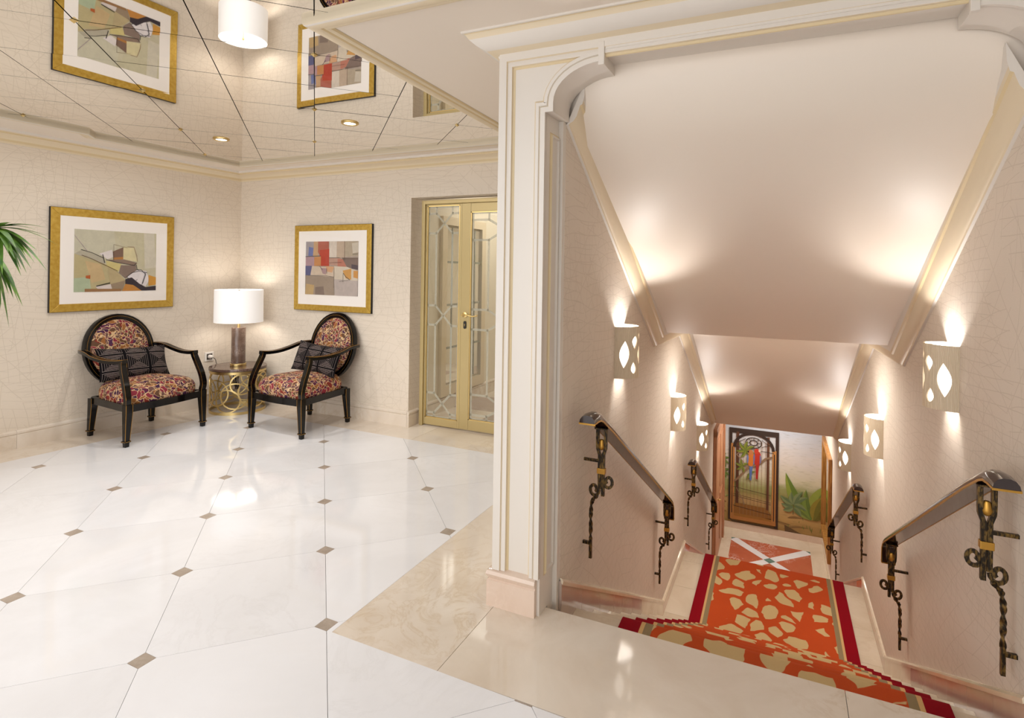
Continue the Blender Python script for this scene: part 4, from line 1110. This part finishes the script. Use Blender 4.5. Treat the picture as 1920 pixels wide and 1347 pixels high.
def picture(name, loc, rz, W_, H_, fw, mx_, mz0, mz1, polys, lines, base, lab):
    """local: x along wall, -y toward room, origin bottom-left on wall"""
    t = empty(name, loc, rz, lab, 'picture', 'gilt framed abstract prints')
    T = .028
    for pts in (((0, 0), (W_, 0), (W_-fw, fw), (fw, fw)), ((0, H_), (fw, H_-fw), (W_-fw, H_-fw), (W_, H_)), ((0, 0), (fw, fw), (fw, H_-fw), (0, H_)), ((W_, 0), (W_, H_), (W_-fw, H_-fw), (W_-fw, fw))):
        b = MB(); b.prism(pts, .006, T, mapf=lambda x, z, h: (x, -h, z)); b.build('frame_side', gf, t, bevel=.0025)
    b = MB(); b.box(-.002, W_+.002, -T+.004, 0, -.002, H_+.002); b.build('frame_back', blk, t)
    b = MB(); b.box(fw-.004, W_-fw+.004, -.0262, -.0245, fw-.004, H_-fw+.004); b.build('mat_board', mat_board, t)
    a = art_panel('artwork', W_-2*mx_, H_-mz0-mz1, polys, lines, t, base); a.location = (mx_, -.0266, mz0)
    b = MB(); b.add([(fw, -.0277, fw), (W_-fw, -.0277, fw), (W_-fw, -.0277, H_-fw), (fw, -.0277, H_-fw)], [(0, 1, 2, 3)]); b.build('glass_pane', pane_m, t, recalc=False)
    return t
Lp = [([(0, 0), (.45, 0), (.5, .4), (0, .45)], (206, 200, 176)), ([(.45, 0), (1, 0), (1, .55), (.75, .6)], (204, 196, 164)), ([(.83, 0), (.97, 0), (1, .6), (.85, .62)], (214, 206, 186)),
      ([(0, .39), (.1, .41), (.37, .56), (.52, .70), (.6, .85), (.55, 1), (.2, 1), (.17, .76), (0, .78)], (190, 176, 132)),
      ([(.12, .5), (.3, .55), (.36, .8), (.2, .86)], (204, 176, 130)), ([(0, .78), (.17, .76), (.2, 1), (0, 1)], (178, 190, 158)),
      ([(.08, .33), (.33, .44), (.35, .55), (.0, .39)], (184, 176, 156)), ([(.28, .38), (.43, .31), (.46, .42), (.38, .47)], (226, 216, 212)),
      ([(.44, .34), (.57, .26), (.58, .46), (.45, .50)], (124, 96, 80)), ([(.45, .44), (.58, .42), (.56, .50), (.46, .49)], (176, 120, 60)), ([(.57, .25), (.71, .27), (.75, .5), (.57, .47)], (216, 204, 160)),
      ([(.37, .48), (.58, .465), (.75, .52), (.72, .57)], (138, 116, 100)), ([(.36, .49), (.55, .545), (.51, .68), (.37, .57)], (206, 190, 128)),
      ([(.54, .565), (.735, .56), (.735, .66), (.6, .79), (.52, .69)], (134, 114, 102)), ([(.38, .58), (.52, .70), (.6, .82), (.56, .97), (.42, .92)], (182, 164, 124)), ([(.42, .88), (.6, .82), (.57, .99), (.44, .99)], (152, 132, 108)),
      ([(.61, .77), (.75, .64), (.87, .66), (.91, .82), (.86, .93), (.78, .88), (.70, .80)], (228, 220, 220)), ([(.9, .73), (1, .77), (1, .9), (.9, .92)], (206, 148, 60)),
      ([(.60, .80), (.68, .77), (.78, .88), (.86, .94), (1, .92), (1, 1), (.80, 1), (.70, .92), (.6, .88)], (52, 42, 50)), ([(.60, .88), (.70, .90), (.81, 1), (.56, 1)], (196, 134, 62)), ([(.24, .92), (.42, .88), (.44, .97), (.3, .99)], (214, 202, 196)), ([(.12, .95), (.55, .96), (.55, 1), (.12, 1)], (150, 110, 70)),
      ([(.13, .74), (.18, .73), (.18, .79), (.13, .78)], (180, 90, 40))]
Ll = [([(.0, .10), (.14, .34)], .003, (170, 150, 160)), ([(.07, .32), (.20, .37), (.33, .45)], .004, (50, 44, 44)), ([(.32, .39), (.345, .53)], .006, (44, 38, 40)), ([(.08, .41), (.2, .47), (.34, .56), (.5, .66)], .004, (110, 80, 40)),
      ([(.36, .475), (.5, .52), (.71, .565), (.73, .53)], .004, (50, 44, 50)), ([(.45, .22), (.45, .49)], .002, (90, 70, 60)), ([(.45, .22), (.62, .27)], .002, (140, 120, 90)), ([(.62, .25), (.7, .25), (.74, .4), (.75, .5)], .003, (150, 110, 80)),
      ([(.735, .55), (.745, .63), (.77, .65)], .004, (40, 36, 40)), ([(.61, .77), (.68, .69), (.78, .66), (.88, .69)], .004, (44, 40, 44)), ([(.73, .64), (.8, .64), (.86, .72), (.82, .88)], .004, (44, 40, 44)), ([(.25, .91), (.41, .86)], .007, (30, 28, 30)), ([(.86, .68), (.83, .8), (.81, .9)], .003, (60, 54, 60)), ([(.62, .77), (.72, .85), (.75, .8)], .003, (60, 54, 60))]
p = Lw(-1.63); picture('framed_print', (p.x, p.y, .991), pi/2+AL, .933, .815, .062, .155, .153, .160, Lp, Ll, (204, 196, 168), 'wide gilt framed print of pale ochre and taupe shapes on left wall')
Rp = [([(0, 0), (.14, 0), (.2, .3), (0, .28)], (168, 158, 160)), ([(.06, .1), (.16, .12), (.15, .28), (.05, .27)], (110, 120, 170)), ([(.16, 0), (.26, 0), (.24, .3), (.14, .3)], (200, 160, 120)), ([(.24, 0), (.45, 0), (.45, .2), (.3, .3), (.24, .2)], (178, 96, 76)), ([(.28, .16), (.46, .14), (.46, .46), (.26, .46)], (186, 66, 44)),
      ([(.16, .3), (.3, .28), (.3, .46), (.17, .46)], (202, 138, 84)), ([(0, .28), (.17, .28), (.17, .46), (0, .46)], (178, 144, 150)), ([(.46, 0), (.6, 0), (.6, .3), (.46, .3)], (214, 200, 184)), ([(.6, 0), (.76, 0), (.76, .3), (.6, .3)], (190, 168, 146)), ([(.76, 0), (1, 0), (1, .26), (.76, .28)], (176, 160, 138)), ([(.88, .04), (1, .02), (1, .2), (.9, .22)], (200, 188, 170)),
      ([(.46, .3), (.68, .3), (.7, .46), (.46, .44)], (184, 146, 128)), ([(.62, .32), (.78, .34), (.78, .48), (.62, .46)], (186, 120, 100)), ([(.7, .3), (1, .3), (1, .52), (.8, .48)], (128, 108, 98)), ([(.88, .42), (1, .44), (1, .52), (.88, .5)], (90, 76, 80)),
      ([(0, .46), (.13, .46), (.13, .64), (0, .64)], (92, 92, 128)), ([(.13, .46), (.4, .48), (.56, .5), (.56, .66), (.1, .64)], (206, 186, 164)), ([(.3, .5), (.42, .5), (.4, .62), (.34, .6)], (170, 140, 140)), ([(.4, .46), (.56, .47), (.52, .58), (.42, .56)], (208, 160, 120)),
      ([(0, .64), (.56, .66), (.56, 1), (0, 1)], (158, 140, 122)), ([(.02, .8), (.18, .82), (.16, 1), (0, 1)], (190, 160, 112)), ([(.2, .86), (.36, .84), (.38, 1), (.2, 1)], (130, 112, 100)), ([(.56, .46), (.8, .47), (1, .54), (1, .72), (.7, .74), (.56, .7)], (210, 196, 176)),
      ([(.72, .54), (.88, .5), (.88, .7), (.78, .68)], (204, 152, 84)), ([(.92, .54), (1, .54), (1, .68), (.92, .66)], (206, 148, 80)), ([(.56, .7), (1, .72), (1, 1), (.58, 1)], (186, 172, 164))]
Rl = [([(.0, .285), (.3, .27)], .005, (80, 84, 84)), ([(.75, 0), (.75, .34)], .003, (96, 80, 70)), ([(.46, .305), (.66, .305)], .004, (70, 70, 60)), ([(.46, .4), (.7, .39)], .003, (110, 70, 60)), ([(.05, .64), (.4, .64), (.56, .66)], .003, (90, 84, 84)), ([(.42, .5), (.42, .6)], .004, (90, 70, 70)), ([(.73, .6), (.73, .75)], .004, (84, 74, 64)), ([(.73, .58), (.78, .65), (.86, .71)], .005, (70, 64, 60)), ([(.56, .5), (.56, .86)], .004, (120, 104, 90)), ([(.28, .46), (.34, .53)], .004, (70, 70, 80)), ([(.66, .74), (.84, .71)], .003, (110, 100, 90)), ([(.9, .24), (1, .23)], .004, (90, 90, 80)), ([(.7, .33), (1, .31)], .003, (120, 104, 90))]
p = Bw(.797); picture('framed_print', (p.x, p.y, .962), AB, .943, .804, .055, .148, .150, .153, Rp, Rl, (176, 160, 146), 'square gilt framed print with red and orange patches near glass door')

# ------------------------------------------------------------------ armchair
def superell(a, b_, n=28, e=3.0, front_bow=0.):
    out = []
    for i in range(n):
        t = 2*pi*i/n; c, s_ = cos(t), sin(t)
        out.append((a*math.copysign(abs(c)**(2/e), c), b_*math.copysign(abs(s_)**(2/e), s_)))
    return out
def armchair(lab):
    t = empty('armchair', (0, 0, 0), 0, lab, 'chair', 'pair of damask armchairs by the corner table')
    wf, wb_, df, db = .305, .235, -.265, .265
    def leg(x, y, ztop, gy):
        b = MB(); r1, r0 = .024, .0155
        def ring(z, r, ox=0, oy=0): return [(x+ox-r, y+oy-r, z), (x+ox+r, y+oy-r, z), (x+ox+r, y+oy+r, z), (x+ox-r, y+oy+r, z)]
        sx = .008*(1 if x > 0 else -1); sy = .012*gy
        rings = [ring(0, .0145, sx, sy), ring(.035, .016, sx, sy), ring(.035, .0225, sx, sy), ring(.047, .0225, sx, sy), ring(.047, .0165, sx, sy), ring(ztop-.06, r1, 0, 0), ring(ztop, r1, 0, 0)]
        vs = [v for r in rings for v in r]; f = [(4*k+i, 4*k+(i+1) % 4, 4*k+4+(i+1) % 4, 4*k+4+i) for k in range(len(rings)-1) for i in range(4)]+[(3, 2, 1, 0), tuple(4*(len(rings)-1)+i for i in range(4))]
        b.add(vs, f); o = b.build('leg', black_l, t, bevel=.0015)
        b = MB(); g_ = .0012; sgx = 1 if x > 0 else -1
        for ax_, ay_ in ((1, -1), (-1, -1)):
            b.sweep([(x+sx+ax_*.0165, y+sy+ay_*.0165, .048), (x+ax_*r1, y+ay_*r1, ztop-.06), (x+ax_*r1, y+ay_*r1, ztop)], [(-g_, -g_), (g_, -g_), (g_, g_), (-g_, g_)], up=(0, 1, 0))
        b.box(x+sx-.0235, x+sx+.0235, y+sy-.0235, y+sy+.0235, .040, .0425)
        b.build('gilt_line', gold_paint, o)
    leg(-wf, df, .315, -.2); leg(wf, df, .315, -.2); leg(-wb_, db, .300, 1); leg(wb_, db, .300, 1)
    # seat rails, front one bowed
    b = MB(); n = 10
    fr = [(-wf+2*wf*i/n, df-.006-.022*sin(pi*i/n)) for i in range(n+1)]
    vs = []
    for x, y in fr: vs += [(x, y-.012, .258), (x, y-.012, .312), (x, y+.012, .312), (x, y+.012, .258)]
    b.add(vs, [(4*i+k, 4*i+(k+1) % 4, 4*i+4+(k+1) % 4, 4*i+4+k) for i in range(n) for k in range(4)]); b.build('seat_rail', black_l, t)
    for s_ in (-1, 1):
        b = MB(); b.prism([(s_*wf-.012, df), (s_*wf+.012, df), (s_*wb_+.012, db), (s_*wb_-.012, db)], .258, .312); b.build('seat_rail', black_l, t)
    b = MB(); b.box(-wb_, wb_, db-.012, db+.012, .258, .312); b.build('seat_rail', black_l, t)
    # seat cushion
    rings = [(1.0, .300), (1.02, .335), (1.015, .368), (.975, .398), (.88, .425), (.68, .445), (.4, .456), (.12, .46)]
    out = []
    N = 44
    for i in range(N):
        a = 2*pi*i/N; c, s_ = cos(a), sin(a); e = 5
        x = math.copysign(abs(c)**(2/e), c); y = math.copysign(abs(s_)**(2/e), s_)
        hw = (wf-.004)+(wb_-wf)*((y+1)/2)
        yy = y*.262-(.020*(1-x*x) if y < 0 else 0)
        out.append((x*hw, yy))
    b = MB(); vs = []
    for k, z in rings:
        for x, y in out: vs.append((x*k, y*k, z))
    f = [(r*N+i, r*N+(i+1) % N, (r+1)*N+(i+1) % N, (r+1)*N+i) for r in range(len(rings)-1) for i in range(N)]+[tuple((len(rings)-1)*N+i for i in range(N))]
    b.add(vs, f); b.build('seat_cushion', fab, t, smooth=80)
    # round back : hoop tilted
    cz, rx, rz = .655, .275, .297; tilt = R(11); yb_ = .265
    def bk(x, z, off=0.):    # plane coords to 3d (off toward front)
        return (x, yb_+(z-.36)*math.tan(tilt)-off+.028*(1-(x/rx)**2)*0, z)
    hoop = [(rx*.93*cos(a), cz+rz*.93*sin(a)) for a in [2*pi*i/40 for i in range(40)]]
    b = MB(); b.sweep([bk(x, z, -.0) for x, z in hoop], [(-.021, -.019), (.021, -.019), (.023, -.006), (.021, .019), (-.021, .019), (-.023, .0)], up=(0, 1, 0), closed=True); b.build('back_hoop', black_l, t, smooth=30)
    b = MB()
    for k_r in (1.01, .85): b.sweep([bk(rx*.93*k_r*cos(a)*1.0, cz+rz*.93*k_r*sin(a), .0195) for a in [2*pi*i/40 for i in range(40)]], [(-.0009, -.0009), (.0009, -.0009), (.0009, .0009), (-.0009, .0009)], up=(0, 1, 0), closed=True)
    b.build('gilt_line', gold_paint, t)
    b = MB(); N = 40; vs = []; rr2 = [(1, .0), (.97, .018), (.88, .032), (.65, .044), (.3, .050), (.05, .051)]
    for k, off in rr2:
        for i in range(N):
            a = 2*pi*i/N; vs.append(bk(rx*.86*k*cos(a), cz+rz*.86*k*sin(a), off))
    f = [(r*N+i, r*N+(i+1) % N, (r+1)*N+(i+1) % N, (r+1)*N+i) for r in range(len(rr2)-1) for i in range(N)]+[tuple((len(rr2)-1)*N+i for i in range(N))]
    nb = len(vs)
    for i in range(N): a = 2*pi*i/N; vs.append(bk(rx*.86*cos(a), cz+rz*.86*sin(a), -.015))
    f += [(i, (i+1) % N, nb+(i+1) % N, nb+i) for i in range(N)]+[tuple(nb+i for i in range(N))]
    b.add(vs, f); b.build('back_pad', fab, t, smooth=80)
    # arms: post + rest in one swept piece per side
    for s_ in (-1, 1):
        b = MB(); sec = [(-.019, -.013), (.019, -.013), (.019, .013), (-.019, .013)]
        post = bez([(s_*wf, df, .312), (s_*(wf+.006), df-.006, .37), (s_*(wf+.004), df+.015, .45), (s_*(wf-.004), df+.055, .54), (s_*(wf-.012), df+.08, .60), (s_*(wf-.016), df+.085, .632)], 4)
        b.sweep(post, [(-.020, -.017), (.020, -.017), (.020, .017), (-.020, .017)], up=(0, 1, 0)); b.build('arm_post', black_l, t, smooth=35)
        b = MB(); arm = bez([(s_*(wf-.016), df+.06, .632), (s_*(wf-.010), df+.14, .622), (s_*(wf+.004), df+.26, .622), (s_*(wf+.012), df+.38, .640), (s_*(wf+.004), df+.48, .666), (s_*(wf-.01), df+.56, .672), (s_*(wf-.03), df+.62, .670)], 4)
        b.sweep(arm, sec, up=(0, 0, 1)); b.build('arm_rest', black_l, t, smooth=35)
        b = MB(); g_ = .0011; q4 = [(-g_, -g_), (g_, -g_), (g_, g_), (-g_, g_)]
        b.sweep([Vector(p_)+Vector((s_*.0195, 0, .0135)) for p_ in arm], q4); b.sweep([Vector(p_)+Vector((-s_*.0195, 0, .0135)) for p_ in arm], q4)
        b.sweep([Vector(p_)+Vector((s_*.0195, -.016, 0)) for p_ in post], q4, up=(0, 1, 0)); b.sweep([Vector(p_)+Vector((-s_*.0195, -.016, 0)) for p_ in post], q4, up=(0, 1, 0))
        b.build('gilt_line', gold_paint, t)
    return t
c1_ = armchair('damask armchair on the left, beneath the wide ochre print'); c1_.location = (-4.755, 2.865, 0.0); c1_.rotation_euler = (0, 0, pi/2+.045)
c2_ = copy_tree(c1_); c2_['label'] = 'damask armchair on the right, beneath the red patched print'; c2_.location = (-3.775, 3.590, 0.0); c2_.rotation_euler = (0, 0, -.07)
def cushion(chair, lab):
    t = MB(); N, Mm = 20, 12; W_, H_, T_ = .56, .27, .055; vs = []
    for side in (1, -1):
        for j in range(Mm+1):
            for i in range(N+1):
                u, v_ = i/N*2-1, j/Mm*2-1
                puff = (max(0, 1-abs(u)**2.6)*max(0, 1-abs(v_)**2.6))**.5
                pin = 1-.06*(1-abs(v_)**2)*abs(u)**4; pv = 1-.10*(1-abs(u)**2)*abs(v_)**4
                vs.append((u*W_/2*pin, -side*T_*puff, v_*H_/2*pv))
    st = (N+1)*(Mm+1); f = []
    for sd in range(2):
        for j in range(Mm):
            for i in range(N):
                q = [sd*st+j*(N+1)+i, sd*st+j*(N+1)+i+1, sd*st+(j+1)*(N+1)+i+1, sd*st+(j+1)*(N+1)+i]
                f.append(tuple(q if sd == 0 else q[::-1]))
    t.add(vs, f); o = t.build('cushion', cu, recalc=False, smooth=80)
    uv = o.data.uv_layers.new(name='UVMap')
    for lp in o.data.loops:
        k = lp.vertex_index % st; j, i = divmod(k, N+1); uv.data[lp.index].uv = (i/N, j/Mm)
    tag(o, lab, 'cushion', 'black stitched cushions on the armchairs')
    o.matrix_world = Matrix.Translation(chair.location) @ Matrix.Rotation(chair.rotation_euler[2], 4, 'Z') @ Matrix.Translation((.0, .140, .560)) @ Matrix.Rotation(R(-20), 4, 'X') @ Matrix.Rotation(R(3), 4, 'Y')
    return o
bpy.context.view_layer.update()
cushion(c1_, 'black cushion with pale stitched diamonds on the left armchair'); cushion(c2_, 'black cushion with pale stitched diamonds on the right armchair')

# ------------------------------------------------------------------ side table, lamp
TX, TY = -4.745, 3.715
tb = empty('side_table', (TX, TY, 0), 0, 'round brass ring drum table with brown marble top in the corner', 'table')
b = MB(); b.lathe([(0, .394), (.242, .394), (.250, .398), (.250, .414), (.246, .420), (0, .420)], 56); b.build('table_top', marble('table_marble', srgb(104, 80, 70), srgb(200, 176, 160), 7, .7, .08, srgb(60, 44, 38)), tb, smooth=30)
for z0, z1, nme in ((.370, .393, 'top_band'), (0, .024, 'bottom_band')):
    b = MB(); b.lathe([(.236, z0), (.243, z0), (.243, z1), (.236, z1), (.236, z0)], 56, cap=False); b.build(nme, brass, tb, smooth=30)
rr = random.Random(11)
rings_ = []
for k in range(9):
    a0 = 2*pi*k/9+rr.uniform(-.12, .12)
    rings_.append((a0, rr.uniform(.15, .245), rr.uniform(.115, .15))); 
for k in range(8):
    a0 = 2*pi*(k+.5)/8+rr.uniform(-.15, .15); rings_.append((a0, rr.choice((.13, .27))+rr.uniform(-.02, .02), rr.uniform(.085, .105)))
for a0, zc, r_ in rings_:
    zc = min(max(zc, .024+r_), .372-r_)
    b = MB(); pts = []
    for i in range(28):
        t_ = 2*pi*i/28; aa = a0+r_*1.05*cos(t_)/.24; pts.append((.2395*cos(aa), .2395*sin(aa), zc+r_*sin(t_)))
    # strip section aligned to cylinder surface: build manually
    vs = []
    for i in range(28):
        t_ = 2*pi*i/28
        for rad_, wdt in ((.2365, -1), (.2425, -1), (.2425, 1), (.2365, 1)):
            q = r_+wdt*.0058; aa = a0+q*1.05*cos(t_)/.24; vs.append((rad_*cos(aa), rad_*sin(aa), zc+q*sin(t_)))
    b.add(vs, [(4*i+k, 4*i+(k+1) % 4, 4*((i+1) % 28)+(k+1) % 4, 4*((i+1) % 28)+k) for i in range(28) for k in range(4)]); b.build('brass_ring', brass, tb, smooth=40)
b = MB(); b.lathe([(0, 0), (.236, 0), (.236, .008), (0, .008)], 48); 
lp = empty('table_lamp', (TX+.01, TY-.01, .420), 0, 'table lamp with white drum shade and brown stone cylinder base', 'lamp')
b = MB(); b.lathe([(0, 0), (.068, 0), (.070, .003), (.070, .022), (.067, .025), (0, .025)], 36); b.build('foot', brass, lp, smooth=30)
b = MB(); b.lathe([(0, .025), (.060, .025), (.062, .028), (.062, .362), (.060, .366), (0, .366)], 36); b.build('stone_column', stone_m, lp, smooth=30)
b = MB(); b.lathe([(0, .366), (.013, .366), (.013, .45), (.006, .452), (.006, .70), (0, .70)], 14); b.lathe([(0, .70), (.010, .702), (.012, .712), (.006, .722), (0, .724)], 12); 
for k in range(3): a = 2*pi*k/3; b.tube([(0, 0, .698), (.205*cos(a), .205*sin(a), .715)], .002, 6)
b.build('stem', brass, lp, smooth=30)
b = MB(); b.lathe([(.212, .418), (.210, .725)], 56, cap=False); b.lathe([(.209, .418), (.207, .725)], 56, cap=False)
b.lathe([(.209, .418), (.212, .418)], 56, cap=False); b.lathe([(.207, .725), (.210, .725)], 56, cap=False); b.build('lamp_shade', shade_m, lp, smooth=30, recalc=False)
b = MB(); b.lathe([(0, .50), (.02, .505), (.03, .54), (.028, .57), (.012, .60), (0, .60)], 16, (.0, .0, 0)); bo = b.build('bulb', bulb_m, lp, smooth=True); bo.location = (0, 0, 0); bo.data.materials[0] = white_p; bo.scale = (.3, .3, .3); bo.location = (0, 0, .36)
light('POINT', 'table_lamp_bulb', (TX+.01, TY-.01, .420+.57), 3.2, (1, .94, .86), soft=.07)
b = MB(); sp_ = Lw(-.325)
b.tube(bez([(-.05, .05, .006), (-.09, .10, .012), (-.14, .14, .004), (-.19, .16, .02), (-.225, .165, .03)], 5), .003, 6)
rq = random.Random(5)
for k in range(5):
    b.tube(bez([(-.17+rq.uniform(-.02, .02), .12, -.07), (-.18+rq.uniform(-.03, .03), .10, -.16), (-.15+rq.uniform(-.03, .03), .11, -.26), (-.17+rq.uniform(-.03, .03), .12, -.20), (-.15, .12, -.09)], 5), .003, 6)
w0 = Vector((sp_.x-(TX+.01)+.045, sp_.y-(TY-.01), .478-.42))
b.tube(bez([(w0.x, w0.y, w0.z), (w0.x+.02, w0.y+.02, w0.z-.02), (w0.x+.035, w0.y+.04, w0.z-.08), (-.23, .10, -.05), (-.18, .12, -.10)], 5), .003, 6)
b.build('power_cord', cable_m, lp, smooth=True)
# socket with plug on left wall
so = Lw(-.325); sk = empty('wall_socket', (so.x, so.y, .482), AL, 'white wall socket with plug beside the corner table', 'socket')
b = MB(); b.box(0, .009, -.045, .045, -.045, .045); b.build('cover_plate', white_p, sk, bevel=.003)
b = MB(); b.box(.0085, .011, -.028, .028, -.028, .028); b.build('socket_insert', plain('grey_insert', srgb(70, 62, 58), .5), sk)
b = MB(); b.lathe([(0, 0), (.019, 0), (.019, .02), (.012, .03), (.006, .04), (0, .04)], 16)
for i, v_ in enumerate(b.v): b.v[i] = (.011+v_[2], v_[0], v_[1])
b.build('plug', white_p, sk, smooth=40)

# ------------------------------------------------------------------ potted bamboo palm at the left edge
pt = empty('potted_plant', (-4.62, 1.36, 0), 0, 'potted palm reaching its green leaves in at the left edge', 'plant')
b = MB(); b.lathe([(0, 0), (.15, 0), (.19, .02), (.20, .30), (.21, .34), (.19, .35), (.18, .31), (0, .31)], 32); b.build('pot', pot_m, pt, smooth=35)
b = MB(); b.lathe([(0, .31), (.178, .31)], 24, cap=False); b.build('soil', soil_m, pt)
rp = random.Random(21)
def fol(b, base, dirv, L_, w_, droop):
    d_ = Vector(dirv).normalized(); side = d_.cross(Vector((0, 0, 1))); side = side.normalized() if side.length > .05 else Vector((1, 0, 0)); vs = []; n = 6
    for k in range(n+1):
        t_ = k/n; p_ = Vector(base)+d_*L_*t_+Vector((0, 0, -droop*L_*t_*t_)); ww = w_*(sin(pi*min(1, .08+t_*.92)**.7) if t_ < 1 else 0)
        lift = Vector((0, 0, ww*.25)); vs += [p_-side*ww+lift, p_, p_+side*ww+lift]
    b.add(vs, [(3*k, 3*k+1, 3*k+4, 3*k+3) for k in range(n)]+[(3*k+1, 3*k+2, 3*k+5, 3*k+4) for k in range(n)])
def cluster(tip, out, n, L0):
    lf_ = MB(); out = Vector(out)
    for k in range(n):
        dv_ = out+Vector((rp.uniform(-.7, .7), rp.uniform(-.7, .7), rp.uniform(-.9, .35))); fol(lf_, tip, dv_, L0*rp.uniform(.7, 1.15), L0*.065, rp.uniform(.1, .5))
    return lf_
origin = Vector((-4.62, 1.36, 0))
tips = [((-3.90, 1.56, 1.56), (1, .05, -.15), 26, .26), ((-3.98, 1.58, 1.42), (.35, 0, -1), 22, .25)]
for k in range(9):
    a = 2*pi*k/9; tips.append(((-4.62+.25*cos(a), 1.2+.25*sin(a), 1.3+.4*rp.random()), (cos(a)*.6, sin(a)*.6, .2), 14, .24))
for tip, out, n, L0 in tips:
    tip = Vector(tip)-origin
    b = MB(); b.tube(bez([(rp.uniform(-.05, .05), rp.uniform(-.05, .05), .30), (tip.x*.25, tip.y*.25, tip.z*.6), (tip.x*.7, tip.y*.7, tip.z+.02), tuple(tip)], 5), .005, 6); st_ = b.build('stem', stem_m, pt, smooth=True)
    lf_ = cluster(tip, out, n, L0); o = lf_.build('leaf_cluster', leaf_m, pt, smooth=True, recalc=False)
